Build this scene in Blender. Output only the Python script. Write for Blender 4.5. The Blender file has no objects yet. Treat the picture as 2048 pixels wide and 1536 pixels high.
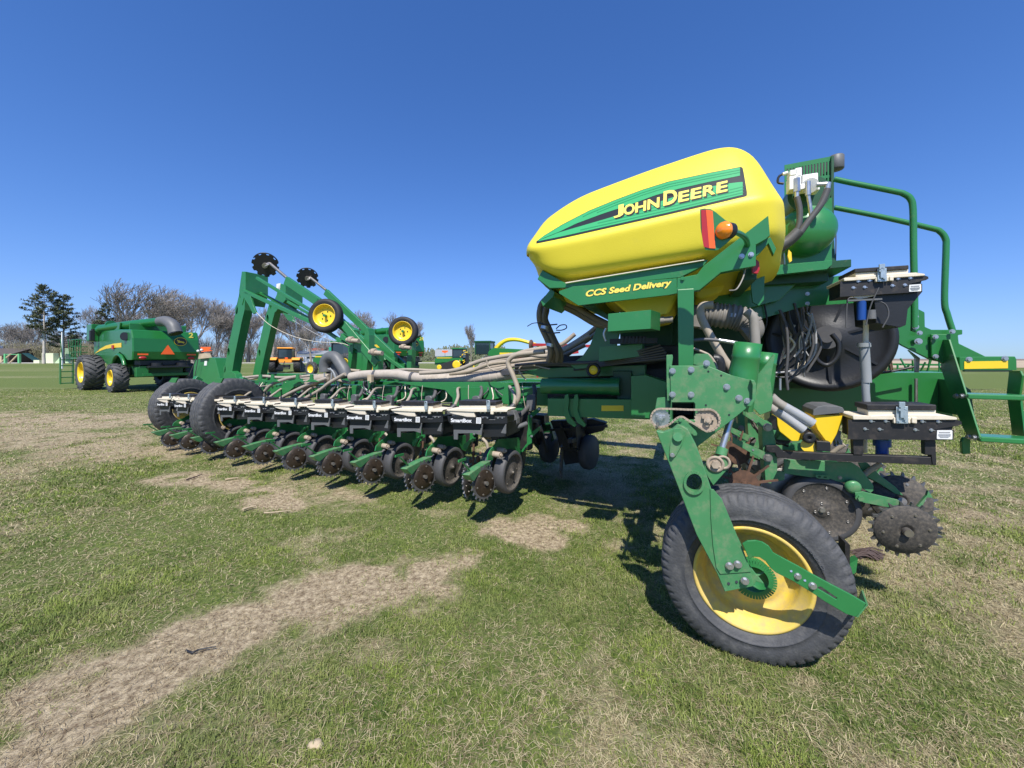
import bpy, bmesh, math, random
import numpy as np
from mathutils import Vector, Matrix, noise as mnoise
from mathutils.geometry import tessellate_polygon
random.seed(7); rng = np.random.default_rng(11)
SC = bpy.context.scene
COL = SC.collection
F = 770.0; CX = 1024.0; HY = 717.0; H = 1.5
CA, SA = 0.9178, 0.3971           # machine axis: R=(CA,-SA) rearward, S=(SA,CA) away
sin, cos, pi = math.sin, math.cos, math.pi

# ---------- placing helpers ----------
def P(u, v, s):
    x = (u-CX)/F; t = s/(SA*x+CA)
    return Vector((t*(CA*x-SA), s, H-(v-HY)/F*t))
def PR(u, v, r):
    x = (u-CX)/F; t = r/(CA*x-SA)
    return Vector((r, t*(SA*x+CA), H-(v-HY)/F*t))
def W(u, v, y):                   # world point at distance y
    return Vector(((u-CX)/F*y, y, H-(v-HY)/F*y))
def G(u, v):                      # world point on the ground
    return W(u, v, H*F/(v-HY))
def Z1(x, y): return (1260+x/2.259, 680+y/2.259)
def Z7(x, y): return (1380+x/3.066, 280+y/3.066)
def Z8(x, y): return (1460+x/3.2007, 660+y/3.2007)
def ZB(x, y): return (1700+x/5.885, 680+y/5.885)
def Z6(x, y): return (1000+x/3.657, 540+y/3.657)
def Z5(x, y): return (1020+x/3.793, 260+y/3.793)
def Z2(x, y): return (400+x/3.413, 480+y/3.413)

# ---------- mesh builder ----------
def frame(axis):
    a = Vector(axis).normalized()
    up = Vector((0,0,1)) if abs(a.z) < .9 else Vector((1,0,0))
    x = up.cross(a).normalized(); y = a.cross(x)
    return x, y, a
def catmull(pts, n=6):
    pts = [Vector(p) for p in pts]
    if len(pts) < 3: return pts
    out = []
    q = [2*pts[0]-pts[1]] + pts + [2*pts[-1]-pts[-2]]
    for i in range(1, len(q)-2):
        a, b, c, d = q[i-1:i+3]
        for k in range(n):
            t = k/n
            out.append(.5*((2*b)+(c-a)*t+(2*a-5*b+4*c-d)*t*t+(3*b-a-3*c+d)*t*t*t))
    out.append(pts[-1]); return out
class MB:
    def __init__(s): s.v = []; s.f = []; s.m = []; s.sm = []
    def add(s, vs, fs, mi=0, smooth=False):
        o = len(s.v); s.v += [Vector(p) for p in vs]
        for f in fs: s.f.append([i+o for i in f]); s.m.append(mi); s.sm.append(smooth)
        return s
    def box(s, c, d, rz=0, mi=0, ax=None):
        c = Vector(c); hx, hy, hz = d[0]/2, d[1]/2, d[2]/2
        vs = []
        for k in range(8):
            p = Vector((hx*(1 if k&1 else -1), hy*(1 if k&2 else -1), hz*(1 if k&4 else -1)))
            if rz: p = Matrix.Rotation(rz, 3, 'Z') @ p
            if ax is not None: p = ax @ p
            vs.append(c+p)
        return s.add(vs, [(0,2,3,1),(4,5,7,6),(0,1,5,4),(2,6,7,3),(0,4,6,2),(1,3,7,5)], mi)
    def beam(s, a, b, w, h, side=(0,1,0), mi=0):   # w across 'side', h the other way
        a = Vector(a); b = Vector(b); d = (b-a).normalized()
        sd = Vector(side); sd = (sd-d*sd.dot(d)).normalized(); up = d.cross(sd)
        vs = []
        for p in (a, b):
            for i, j in ((-1,-1),(1,-1),(1,1),(-1,1)): vs.append(p+sd*(w/2*i)+up*(h/2*j))
        return s.add(vs, [(3,2,1,0),(4,5,6,7),(0,1,5,4),(1,2,6,5),(2,3,7,6),(3,0,4,7)], mi)
    def prism(s, pts, vec, mi=0, holes=()):
        loops = [[Vector(p) for p in pts]]+[[Vector(p) for p in h] for h in holes]
        vec = Vector(vec); allp = [p for l in loops for p in l]; n = len(allp)
        tris = tessellate_polygon(loops)
        vs = allp+[p+vec for p in allp]; fs = []
        nrm = Vector((0,0,0)); l0 = loops[0]
        for i in range(len(l0)): nrm += l0[i].cross(l0[(i+1) % len(l0)])
        for t in tris:
            a, b, c = t
            if (allp[b]-allp[a]).cross(allp[c]-allp[a]).dot(vec) > 0: a, c = c, a
            fs.append((a, b, c)); fs.append((c+n, b+n, a+n))
        o = 0
        for li, l in enumerate(loops):
            k = len(l)
            nl = Vector((0,0,0))
            for i in range(k): nl += l[i].cross(l[(i+1) % k])
            pos = nl.dot(vec) > 0
            if li: pos = not pos
            for i in range(k):
                a, b = o+i, o+(i+1) % k
                fs.append((a, b, b+n, a+n) if pos else (b, a, a+n, b+n))
            o += k
        return s.add(vs, fs, mi)
    def tube(s, pts, r, n=8, mi=0, sm=True, k=6, cap=True):
        pts = catmull(pts, k) if k else [Vector(p) for p in pts]
        m = len(pts); vs = []; X = None
        for i, p in enumerate(pts):
            d = (pts[min(i+1, m-1)]-pts[max(i-1, 0)]).normalized()
            if X is None: X, Y, _ = frame(d)
            else:
                X = (X-d*X.dot(d)).normalized(); Y = d.cross(X)
            rr = r(i/(m-1)) if callable(r) else r
            for j in range(n):
                a = 2*pi*j/n; vs.append(p+X*cos(a)*rr+Y*sin(a)*rr)
        fs = [(i*n+j, i*n+(j+1) % n, (i+1)*n+(j+1) % n, (i+1)*n+j) for i in range(m-1) for j in range(n)]
        s.add(vs, fs, mi, sm)
        if cap:
            s.add(vs[:n], [list(range(n))[::-1]], mi); s.add(vs[-n:], [list(range(n))], mi)
        return s
    def cyl(s, a, b, r, n=16, mi=0, r2=None):
        a = Vector(a); b = Vector(b); X, Y, _ = frame(b-a); r2 = r if r2 is None else r2
        va = [a+X*cos(2*pi*j/n)*r+Y*sin(2*pi*j/n)*r for j in range(n)]
        vb = [b+X*cos(2*pi*j/n)*r2+Y*sin(2*pi*j/n)*r2 for j in range(n)]
        s.add(va+vb, [(j, (j+1) % n, n+(j+1) % n, n+j) for j in range(n)], mi, n > 6)
        s.add(va, [list(range(n))[::-1]], mi); s.add(vb, [list(range(n))], mi); return s
    def lathe(s, c, axis, prof, n=32, mi=0, sm=True, closed=False, fn=None):
        c = Vector(c); X, Y, A = frame(axis); vs = []; k = len(prof)
        for j in range(n):
            a = 2*pi*j/n; d = X*cos(a)+Y*sin(a)
            for i, (h, r) in enumerate(prof):
                if fn: h, r = fn(i, j, h, r)
                vs.append(c+A*h+d*r)
        fs = []
        for j in range(n):
            j2 = (j+1) % n
            for i in range(k-1+(1 if closed else 0)):
                i2 = (i+1) % k
                fs.append((j*k+i, j2*k+i, j2*k+i2, j*k+i2))
        return s.add(vs, fs, mi, sm)
    def ball(s, c, r, mi=0, n=12, sq=(1,1,1)):
        c = Vector(c); vs = []; m = n//2
        for i in range(m+1):
            for j in range(n):
                p = pi*i/m; a = 2*pi*j/n
                vs.append(c+Vector((r*sq[0]*sin(p)*cos(a), r*sq[1]*sin(p)*sin(a), r*sq[2]*cos(p))))
        return s.add(vs, [(i*n+j, (i+1)*n+j, (i+1)*n+(j+1) % n, i*n+(j+1) % n) for i in range(m) for j in range(n)], mi, True)
    def bolt(s, p, r=.012, axis=(0,-1,0), mi=0, l=None):
        p = Vector(p); a = Vector(axis).normalized(); l = l or r*.9
        s.cyl(p, p+a*r*.25, r*1.45, 14, mi); s.cyl(p+a*r*.25, p+a*(l+r*.25), r, 6, mi); return s

ORIG = {}
def link(o): COL.objects.link(o); return o
def empty(name, loc=(0,0,0), rz=0, label=None, cat=None, group=None, sc=1):
    o = link(bpy.data.objects.new(name, None)); o.location = loc; o.rotation_euler = (0,0,rz); o.scale = (sc,sc,sc)
    o.empty_display_size = .2
    ORIG[o] = Vector((0,0,0)); tag(o, label, cat, group); return o
def tag(o, label=None, cat=None, group=None, kind=None):
    if label: o['label'] = label
    if cat: o['category'] = cat
    if group: o['group'] = group
    if kind: o['kind'] = kind
    return o
def obj(name, mb, mats, parent=None, bev=0, seg=1, label=None, fixn=False):
    if not isinstance(mats, (list, tuple)): mats = [mats]
    vs = mb.v
    lo = Vector([min(v[i] for v in vs) for i in range(3)]); hi = Vector([max(v[i] for v in vs) for i in range(3)])
    c = (lo+hi)/2
    if parent is None: c.z = lo.z
    me = bpy.data.meshes.new(name); me.from_pydata([v-c for v in vs], [], mb.f)
    for m in mats: me.materials.append(m)
    me.polygons.foreach_set('material_index', mb.m); me.polygons.foreach_set('use_smooth', mb.sm)
    if fixn:
        bm = bmesh.new(); bm.from_mesh(me); bmesh.ops.recalc_face_normals(bm, faces=bm.faces); bm.to_mesh(me); bm.free()
    me.update()
    o = link(bpy.data.objects.new(name, me))
    if parent is not None:
        o.parent = parent; o.location = c-ORIG[parent]
    else: o.location = c
    ORIG[o] = c
    if bev:
        b = o.modifiers.new('edge', 'BEVEL'); b.width = bev; b.segments = seg; b.limit_method = 'ANGLE'; b.angle_limit = math.radians(35)
    if label: o['label'] = label
    return o
def dup(o, parent=None, off=None, rz=None):
    c = o.copy(); link(c); c.parent = parent
    if off is not None: c.location = Vector(o.location)+Vector(off)
    if rz is not None: c.rotation_euler = (0,0,rz)
    for ch in list(o.children): dup(ch, c)
    return c

# ---------- materials ----------
def lin(c): return [((x/255)/12.92 if x/255 <= .04045 else ((x/255+.055)/1.055)**2.4) for x in c]
def mat(name, col, rough=.5, metal=0, var=.12, dirt=0, dcol=(.30,.22,.14), scale=6, bump=0, bscale=60, coat=0, wear=None, spec=.5, alpha=None, trans=0, emis=None):
    m = bpy.data.materials.new(name); m.use_nodes = True; nt = m.node_tree; N = nt.nodes; L = nt.links
    b = N['Principled BSDF']; b.inputs['Roughness'].default_value = rough; b.inputs['Metallic'].default_value = metal
    b.inputs['Specular IOR Level'].default_value = spec
    if coat: b.inputs['Coat Weight'].default_value = coat; b.inputs['Coat Roughness'].default_value = .12
    if trans: b.inputs['Transmission Weight'].default_value = trans
    tc = N.new('ShaderNodeTexCoord'); n1 = N.new('ShaderNodeTexNoise'); n1.inputs['Scale'].default_value = scale
    n1.inputs['Detail'].default_value = 6; n1.inputs['Roughness'].default_value = .6
    L.new(tc.outputs['Object'], n1.inputs['Vector'])
    r = N.new('ShaderNodeValToRGB'); r.color_ramp.elements[0].position = .3; r.color_ramp.elements[1].position = .75
    c = list(col)[:3]
    r.color_ramp.elements[0].color = [x*(1-var) for x in c]+[1]; r.color_ramp.elements[1].color = [min(1, x*(1+var)) for x in c]+[1]
    L.new(n1.outputs['Fac'], r.inputs['Fac']); out = r.outputs['Color']
    if dirt:
        n2 = N.new('ShaderNodeTexNoise'); n2.inputs['Scale'].default_value = scale*2.3; n2.inputs['Detail'].default_value = 9; n2.inputs['Roughness'].default_value = .7
        L.new(tc.outputs['Object'], n2.inputs['Vector'])
        r2 = N.new('ShaderNodeValToRGB'); r2.color_ramp.elements[0].position = .62-.35*dirt; r2.color_ramp.elements[1].position = .85-.25*dirt
        r2.color_ramp.elements[0].color = (.12*dirt,)*3+(1,); r2.color_ramp.elements[1].color = (min(1, .35+.6*dirt),)*3+(1,)
        L.new(n2.outputs['Fac'], r2.inputs['Fac'])
        mx = N.new('ShaderNodeMix'); mx.data_type = 'RGBA'; L.new(r2.outputs['Color'], mx.inputs['Factor'])
        L.new(out, mx.inputs['A']); mx.inputs['B'].default_value = (*dcol, 1); out = mx.outputs['Result']
        mr = N.new('ShaderNodeMapRange'); L.new(r2.outputs['Color'], mr.inputs['Value']); mr.inputs['To Min'].default_value = rough; mr.inputs['To Max'].default_value = .9
        L.new(mr.outputs['Result'], b.inputs['Roughness'])
    L.new(out, b.inputs['Base Color'])
    if bump:
        n3 = N.new('ShaderNodeTexNoise'); n3.inputs['Scale'].default_value = bscale; n3.inputs['Detail'].default_value = 4
        L.new(tc.outputs['Object'], n3.inputs['Vector'])
        bp = N.new('ShaderNodeBump'); bp.inputs['Strength'].default_value = bump; bp.inputs['Distance'].default_value = .01
        L.new(n3.outputs['Fac'], bp.inputs['Height']); L.new(bp.outputs['Normal'], b.inputs['Normal'])
    return m
M = {}
M['green'] = mat('green_paint', (.024,.185,.052), .33, var=.06, dirt=.12, dcol=(.16,.17,.10), coat=.3, bump=.04, bscale=25)
M['greendirty'] = mat('green_paint_dusty', (.050,.225,.085), .42, var=.09, dirt=.40, dcol=(.27,.25,.16), scale=7, coat=.1)
M['greenplain'] = mat('green_paint_clean', (.020,.165,.036), .35, var=.06, coat=.3)
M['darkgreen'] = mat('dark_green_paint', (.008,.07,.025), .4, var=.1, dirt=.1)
M['yellow'] = mat('yellow_poly', (.83,.68,.045), .46, var=.04, dirt=.07, dcol=(.5,.42,.12), bump=.15, bscale=220, scale=2)
M['yellowp'] = mat('yellow_paint', (.85,.58,.02), .4, var=.06, dirt=.15, coat=.2)
M['yellowrim'] = mat('yellow_rim_paint', (.80,.57,.05), .5, var=.06, dirt=.80, dcol=(.45,.34,.18), scale=6)
M['rubber'] = mat('rubber', (.055,.057,.062), .66, var=.22, dirt=.42, dcol=(.16,.155,.145), scale=9, bump=.25, bscale=90)
M['rubberdk'] = mat('dark_rubber', (.018,.018,.020), .65, var=.2, dirt=.2, dcol=(.08,.07,.06), scale=8)
M['wheelgrey'] = mat('gauge_wheel_rubber', (.062,.062,.065), .62, var=.12, dirt=.25, dcol=(.12,.11,.10), scale=14)
M['hubdirt'] = mat('dusty_wheel_face', (.040,.038,.036), .75, var=.3, dirt=.55, dcol=(.19,.16,.125), scale=26)
M['black'] = mat('black_steel', (.014,.014,.016), .5, var=.2, dirt=.3, dcol=(.11,.085,.065), scale=9)
M['blackclean'] = mat('black_plastic', (.014,.015,.018), .45, var=.1, bump=.1)
M['castiron'] = mat('cast_iron', (.07,.07,.072), .5, metal=.5, var=.3, dirt=.25, dcol=(.14,.10,.07), scale=18)
M['spike'] = mat('worn_spike_steel', (.15,.15,.155), .42, metal=.6, var=.3, dirt=.25, dcol=(.14,.11,.08), scale=18)
M['harvest'] = mat('deep_green_paint', (.013,.145,.030), .35, var=.06, coat=.3)
M['rust'] = mat('rusty_cast', (.10,.055,.035), .8, var=.4, dirt=.5, dcol=(.20,.10,.055), scale=16)
M['zinc'] = mat('zinc_steel', (.55,.56,.58), .32, metal=.85, var=.15, dirt=.2, dcol=(.3,.27,.22), scale=20)
M['zincblue'] = mat('zinc_latch', (.42,.50,.55), .35, metal=.5, var=.15, dirt=.2, dcol=(.3,.27,.22), scale=30)
M['steel'] = mat('plain_steel', (.35,.33,.30), .38, metal=.8, var=.2, dirt=.3, scale=15)
M['dirtmetal'] = mat('dusty_metal', (.36,.29,.22), .8, var=.3, dirt=.5, dcol=(.42,.34,.26), scale=20)
M['cream'] = mat('cream_poly', (.74,.66,.52), .5, var=.06, dirt=.25, dcol=(.42,.30,.20), scale=9)
M['hose'] = mat('cream_hose', (.37,.315,.245), .5, var=.12, dirt=.3, dcol=(.28,.23,.18), scale=8)
M['hosegrey'] = mat('grey_hose', (.27,.25,.22), .6, var=.15, dirt=.3, dcol=(.2,.17,.14), scale=8)
M['hosedk'] = mat('dark_hose', (.075,.075,.08), .5, var=.15, dirt=.25, dcol=(.15,.13,.11), scale=8)
M['ductdk'] = mat('grey_beige_duct', (.20,.185,.165), .6, var=.12, dirt=.2, dcol=(.14,.12,.1), scale=10)
M['hosebrown_shade'] = mat('brown_grey_shaded_hose', (.15,.13,.108), .5, var=.15, dirt=.25, dcol=(.10,.085,.07), scale=8)  # cream hose darkened to stand for the tank's shade; also some brown cables
M['duct'] = mat('beige_duct', (.42,.37,.31), .65, var=.15, dirt=.35, dcol=(.26,.21,.16), scale=10)
M['grey'] = mat('grey_plastic', (.11,.115,.12), .5, var=.1, dirt=.25, dcol=(.2,.18,.15))
M['greylt'] = mat('grey_pipe', (.26,.28,.29), .5, var=.1, dirt=.15)
M['white'] = mat('white_paint', (.78,.78,.76), .5, var=.04, dirt=.1)
M['whitetext'] = mat('white_lettering', (.8,.8,.8), .5, var=.02)
M['greytext'] = mat('grey_lettering', (.35,.35,.36), .6, var=.05)
M['blacktext'] = mat('black_decal', (.02,.022,.024), .35, var=.05)
M['decalg'] = mat('green_decal', (.045,.36,.13), .35, var=.04)
M['decalg2'] = mat('dark_green_decal', (.02,.24,.09), .35, var=.04)
M['decaly'] = mat('yellow_decal', (.88,.72,.12), .4, var=.03)
M['orange'] = mat('orange_reflector', (.95,.13,.02), .35, var=.05)
M['redref'] = mat('red_reflector', (.42,.025,.03), .3, var=.05)
M['amber'] = mat('amber_lens', (.95,.26,.01), .12, var=.05, coat=.8)
M['blue'] = mat('blue_motor', (.012,.06,.26), .35, var=.1)
M['copper'] = mat('brown_disc', (.040,.028,.018), .45, metal=.3, var=.4, dirt=.25, dcol=(.14,.10,.06), scale=14)
M['clear'] = mat('clear_tube', (.5,.52,.56), .2, var=.1, trans=.4)
M['glass'] = mat('cab_glass', (.02,.035,.045), .06, var=.1, spec=.9)
M['caseorange'] = mat('amber_tractor_paint', (.88,.34,.035), .4, var=.05, dirt=.1)
M['red'] = mat('red_paint', (.36,.018,.022), .45, var=.1, dirt=.1)
M['bark'] = mat('bark', (.26,.215,.18), .9, var=.3, scale=1.5)
M['barkpale'] = mat('pale_bark', (.5,.45,.40), .85, var=.2, scale=1)
M['twig'] = mat('bare_twigs', (.275,.25,.23), .9, var=.2, scale=.3)
M['twigl'] = mat('budding_twigs', (.27,.25,.15), .9, var=.2, scale=.3)
M['needle'] = mat('pine_needles', (.16,.18,.105), .8, var=.35, scale=.5)
M['roof'] = mat('brown_roof', (.085,.07,.062), .9, var=.15)
M['brownwall'] = mat('brown_siding', (.075,.05,.045), .8, var=.15)
M['brick'] = mat('red_siding', (.32,.075,.045), .8, var=.15)
M['dull'] = mat('tan_dead_wood', (.45,.36,.24), .85, var=.3)

# ---------- writing ----------
_font = {}
def textmesh(s, bold=0.0):
    cu = bpy.data.curves.new('t', 'FONT'); cu.body = s; cu.size = 1; cu.offset = bold; cu.resolution_u = 3; cu.fill_mode = 'FRONT'
    o = bpy.data.objects.new('t', cu); COL.objects.link(o)
    dg = bpy.context.evaluated_depsgraph_get(); dg.update()
    me = bpy.data.meshes.new_from_object(o.evaluated_get(dg))
    vs = [tuple(v.co) for v in me.vertices]; fs = [tuple(p.vertices) for p in me.polygons]
    COL.objects.unlink(o); bpy.data.objects.remove(o); bpy.data.curves.remove(cu); bpy.data.meshes.remove(me)
    xs = [v[0] for v in vs]; ys = [v[1] for v in vs]
    x0, x1, y0, y1 = min(xs), max(xs), min(ys), max(ys)
    return [((v[0]-x0)/(x1-x0), (v[1]-y0)/(y1-y0)) for v in vs], fs, (x1-x0)/(y1-y0)
def text_on(mb, s, fn, bold=0.0, mi=0):     # fn maps (0..1, 0..1) to a point
    vs, fs, asp = textmesh(s, bold)
    return mb.add([fn(x, y) for x, y in vs], fs, mi)
def quadfn(a, b, c, d):                      # bottom-left, bottom-right, top-right, top-left
    a, b, c, d = map(Vector, (a, b, c, d))
    return lambda x, y: (a*(1-x)+b*x)*(1-y)+(d*(1-x)+c*x)*y
# ================= camera, light, sky =================
cam = bpy.data.cameras.new('camera'); cam.sensor_width = 36; cam.lens = 36*F/2048; cam.shift_y = -(768-HY)/2048
cam.clip_start = .05; cam.clip_end = 6000
co = link(bpy.data.objects.new('camera', cam)); co.location = (0,0,H); co.rotation_euler = (pi/2, 0, 0); SC.camera = co
SUN_TO = Vector((.04, .72, -1.0)).normalized()       # light travel direction
el = math.asin(-SUN_TO.z); az = math.atan2(-SUN_TO.x, -SUN_TO.y)
sl = bpy.data.lights.new('sun', 'SUN'); sl.energy = 4.3; sl.angle = math.radians(.5); sl.color = (1, .955, .88)
so = link(bpy.data.objects.new('sun', sl)); so.rotation_euler = SUN_TO.to_track_quat('-Z', 'Y').to_euler()
wd = bpy.data.worlds.new('World'); SC.world = wd; wd.use_nodes = True; nt = wd.node_tree
sky = nt.nodes.new('ShaderNodeTexSky'); sky.sky_type = 'NISHITA'; sky.sun_disc = False
sky.sun_elevation = el; sky.sun_rotation = az; sky.air_density = 1.0; sky.dust_density = .15; sky.ozone_density = 3.2; sky.altitude = 300
bg = nt.nodes['Background']; bg.inputs['Strength'].default_value = 1.0
hs_ = nt.nodes.new('ShaderNodeHueSaturation'); hs_.inputs['Saturation'].default_value = 1.18
mu_ = nt.nodes.new('ShaderNodeMix'); mu_.data_type = 'RGBA'; mu_.blend_type = 'MULTIPLY'; mu_.inputs['Factor'].default_value = 1; mu_.inputs['B'].default_value = (.85, .985, 1.34, 1)
nt.links.new(sky.outputs['Color'], hs_.inputs['Color']); nt.links.new(hs_.outputs['Color'], mu_.inputs['A']); 
def vm_(op, *a):
    n = nt.nodes.new('ShaderNodeVectorMath'); n.operation = op
    for i, x in enumerate(a):
        if isinstance(x, tuple): n.inputs[i].default_value = x
        else: nt.links.new(x, n.inputs[i])
    return n.outputs[0]
sc_ = vm_('MULTIPLY', mu_.outputs['Result'], (.108,)*3)
cp_ = vm_('DIVIDE', sc_, vm_('ADD', vm_('MULTIPLY', sc_, (1.75, .95, .40)), (1., 1., 1.)))
nt.links.new(cp_, bg.inputs['Color'])
SC.view_settings.view_transform = 'Standard'; SC.view_settings.look = 'None'; SC.view_settings.gamma = 1; SC.view_settings.exposure = .58

# ================= ground =================
def vnoise(x, y, seed=0):
    xi = np.floor(x).astype(np.int64); yi = np.floor(y).astype(np.int64); xf = x-xi; yf = y-yi
    def h(a, b):
        n = (a*374761393+b*668265263+seed*1442695041) & 0xffffffff
        n = ((n ^ (n >> 13))*1274126177) & 0xffffffff
        return ((n ^ (n >> 16)) & 0xffff)/65535.0
    sx = xf*xf*(3-2*xf); sy = yf*yf*(3-2*yf)
    return (h(xi,yi)*(1-sx)+h(xi+1,yi)*sx)*(1-sy)+(h(xi,yi+1)*(1-sx)+h(xi+1,yi+1)*sx)*sy
def fbm(x, y, sc, seed=0, o=4):
    s = 0; a = .5
    for i in range(o): s = s+a*vnoise(x*sc*2**i, y*sc*2**i, seed+i*17); a *= .5
    return s/(1-.5**o)
def segd(x, y, a, b):
    ax, ay = a; bx, by = b; dx, dy = bx-ax, by-ay
    t = np.clip(((x-ax)*dx+(y-ay)*dy)/(dx*dx+dy*dy), 0, 1)
    return np.hypot(x-ax-t*dx, y-ay-t*dy)
def gp(u, v): p = G(u, v); return (p.x, p.y)
bands = [([(0,1480),(180,1385),(380,1290),(560,1220),(700,1170),(830,1150)], .19, 1.0),
         ([(-500,1700),(0,1480)], .30, 1.0),
         ([(620,1225),(760,1170),(850,1175)], .20, .75),
         ([(-300,842),(0,838),(150,845),(300,836)], .95, .75), ([(0,870),(180,885),(300,900)], .6, .7),
         ([(340,955),(470,965),(560,1010)], .19, .9), ([(470,905),(520,940),(700,1010)], .18, .5),
         ([(1010,1055),(1090,1078)], .13, .9), ([(1080,1040),(1150,1052)], .10, .8),
         ([(650,985),(720,1000)], .15, .6), ([(880,1130),(930,1120)], .1, .8),
         ([(1880,1030),(2000,1040)], .18, .6), ([(1150,1020),(1250,1000)], .2, .35),
         ([(540,1340),(760,1300)], .10, .35), ([(250,1500),(500,1480)], .12, .3), ([(1900,1200),(2048,1260)], .25, .3)]
def bare(x, y):
    w = (fbm(x, y, 1.8, 3)-.5)*1.1+(fbm(x, y, 7, 9)-.5)*.75
    d = np.zeros_like(x)
    for pts, wd_, st in bands:
        g = [gp(*q) for q in pts]
        for a, b in zip(g[:-1], g[1:]):
            k = 1-(segd(x, y, a, b)/wd_ - 1 + w*1.3)/.95
            d = np.maximum(d, np.clip(k, 0, 1)*st)
    d = d*np.clip(.30+(fbm(x, y, 3.3, 83)-.28)*3.6+(fbm(x, y, 15, 84)-.5)*1.2, 0, 1)
    return np.clip(d, 0, 1)
def dry(x, y):      # straw share
    a = fbm(x, y, .9, 21)*.55+fbm(x, y, 4.5, 33)*.45
    e = .40+.10*np.clip((x-.2)/1.2, -1, 1)
    return np.clip((a-(.62-e*.35))/.22, 0, 1)
def grid_mesh(name, X, Y, Z, colz, mats, kind):
    n, m = X.shape
    me = bpy.data.meshes.new(name)
    v = np.stack([X, Y, Z], -1).reshape(-1, 3).astype(np.float32)
    i = np.arange(n*m).reshape(n, m)
    q = np.stack([i[:-1,:-1], i[:-1,1:], i[1:,1:], i[1:,:-1]], -1).reshape(-1, 4)
    me.vertices.add(len(v)); me.vertices.foreach_set('co', v.ravel())
    me.loops.add(q.size); me.loops.foreach_set('vertex_index', q.ravel().astype(np.int32))
    me.polygons.add(len(q)); me.polygons.foreach_set('loop_start', np.arange(0, q.size, 4, dtype=np.int32))
    me.update(calc_edges=True)
    ca = me.color_attributes.new('col', 'FLOAT_COLOR', 'POINT')
    ca.data.foreach_set('color', colz.reshape(-1, 4).astype(np.float32).ravel())
    me.materials.append(mats); o = link(bpy.data.objects.new(name, me)); tag(o, kind=kind)
    me.polygons.foreach_set('use_smooth', [True]*len(q))
    return o
def ground_mat():
    m = bpy.data.materials.new('turf_ground'); m.use_nodes = True; nt = m.node_tree; N = nt.nodes; L = nt.links
    b = N['Principled BSDF']; b.inputs['Roughness'].default_value = .95; b.inputs['Specular IOR Level'].default_value = .15
    at = N.new('ShaderNodeAttribute'); at.attribute_name = 'col'
    ge = N.new('ShaderNodeNewGeometry')
    sep = N.new('ShaderNodeSeparateColor'); L.new(at.outputs['Color'], sep.inputs['Color'])
    def nz(sc, det=6, rg=.6):
        n = N.new('ShaderNodeTexNoise'); n.inputs['Scale'].default_value = sc; n.inputs['Detail'].default_value = det; n.inputs['Roughness'].default_value = rg
        L.new(ge.outputs['Position'], n.inputs['Vector']); return n
    def ramp(src, a, b_, pa=.35, pb=.65):
        r = N.new('ShaderNodeValToRGB'); r.color_ramp.elements[0].position = pa; r.color_ramp.elements[1].position = pb
        r.color_ramp.elements[0].color = (*a, 1); r.color_ramp.elements[1].color = (*b_, 1); L.new(src, r.inputs['Fac']); return r.outputs['Color']
    def mix(f, a, b_):
        x = N.new('ShaderNodeMix'); x.data_type = 'RGBA'; L.new(f, x.inputs['Factor']); L.new(a, x.inputs['A']); L.new(b_, x.inputs['B']); return x.outputs['Result']
    g = ramp(nz(30, 8).outputs['Fac'], (.060,.095,.022), (.175,.21,.062))
    st = ramp(nz(55, 9, .75).outputs['Fac'], (.20,.17,.095), (.52,.45,.29))
    di = ramp(nz(25, 10, .75).outputs['Fac'], (.15,.105,.065), (.58,.48,.32), .36, .62)
    def brk(ch, sc, k):
        a = N.new('ShaderNodeMath'); a.operation = 'MULTIPLY_ADD'; L.new(nz(sc, 8, .7).outputs['Fac'], a.inputs[0]); a.inputs[1].default_value = k; a.inputs[2].default_value = -k/2
        b2 = N.new('ShaderNodeMath'); b2.operation = 'ADD'; L.new(ch, b2.inputs[0]); L.new(a.outputs[0], b2.inputs[1])
        m2 = N.new('ShaderNodeMapRange'); L.new(b2.outputs[0], m2.inputs['Value']); m2.inputs['From Min'].default_value = .15; m2.inputs['From Max'].default_value = .75; return m2.outputs['Result']
    c = mix(brk(sep.outputs['Green'], 6, 1.4), g, st); c = mix(brk(sep.outputs['Red'], 9, 1.3), c, di)
    L.new(c, b.inputs['Base Color'])
    bp = N.new('ShaderNodeBump'); bp.inputs['Strength'].default_value = .8; bp.inputs['Distance'].default_value = .02
    L.new(nz(60, 6, .8).outputs['Fac'], bp.inputs['Height']); L.new(bp.outputs['Normal'], b.inputs['Normal'])
    return m
GM = ground_mat()
def ground_z(x, y):
    k = np.clip(1-np.hypot(x, y)/20, 0, 1)
    return (fbm(x, y, 1.3, 5)-.5)*.035*k
def far_cols(X, Y):
    # mown bands of the far lawn
    return np.clip((fbm(X*.12, Y*.6, .6, 77)-.5)*3+.05, 0, 1)*.42
xs = np.concatenate([-np.geomspace(1500, 16, 34)[:-1], np.linspace(-16, 12, 420), np.geomspace(12, 1500, 34)[1:]])
ys = np.concatenate([[-60,-30,-10,-3], np.linspace(0, 22, 360), np.geomspace(22, 3000, 60)[1:]])
X, Y = np.meshgrid(xs, ys)
rd = np.clip((np.hypot(X, Y)-9)/9, 0, 1)
cc = np.ones(X.shape+(4,)); cc[...,0] = bare(X, Y); cc[...,1] = dry(X, Y)*.85*(1-rd)+far_cols(X, Y)*rd
# ploughed field beyond the lawn on the right-hand side
Zg = ground_z(X, Y)
ground = grid_mesh('ground', X, Y, Zg, cc, GM, 'structure')

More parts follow.
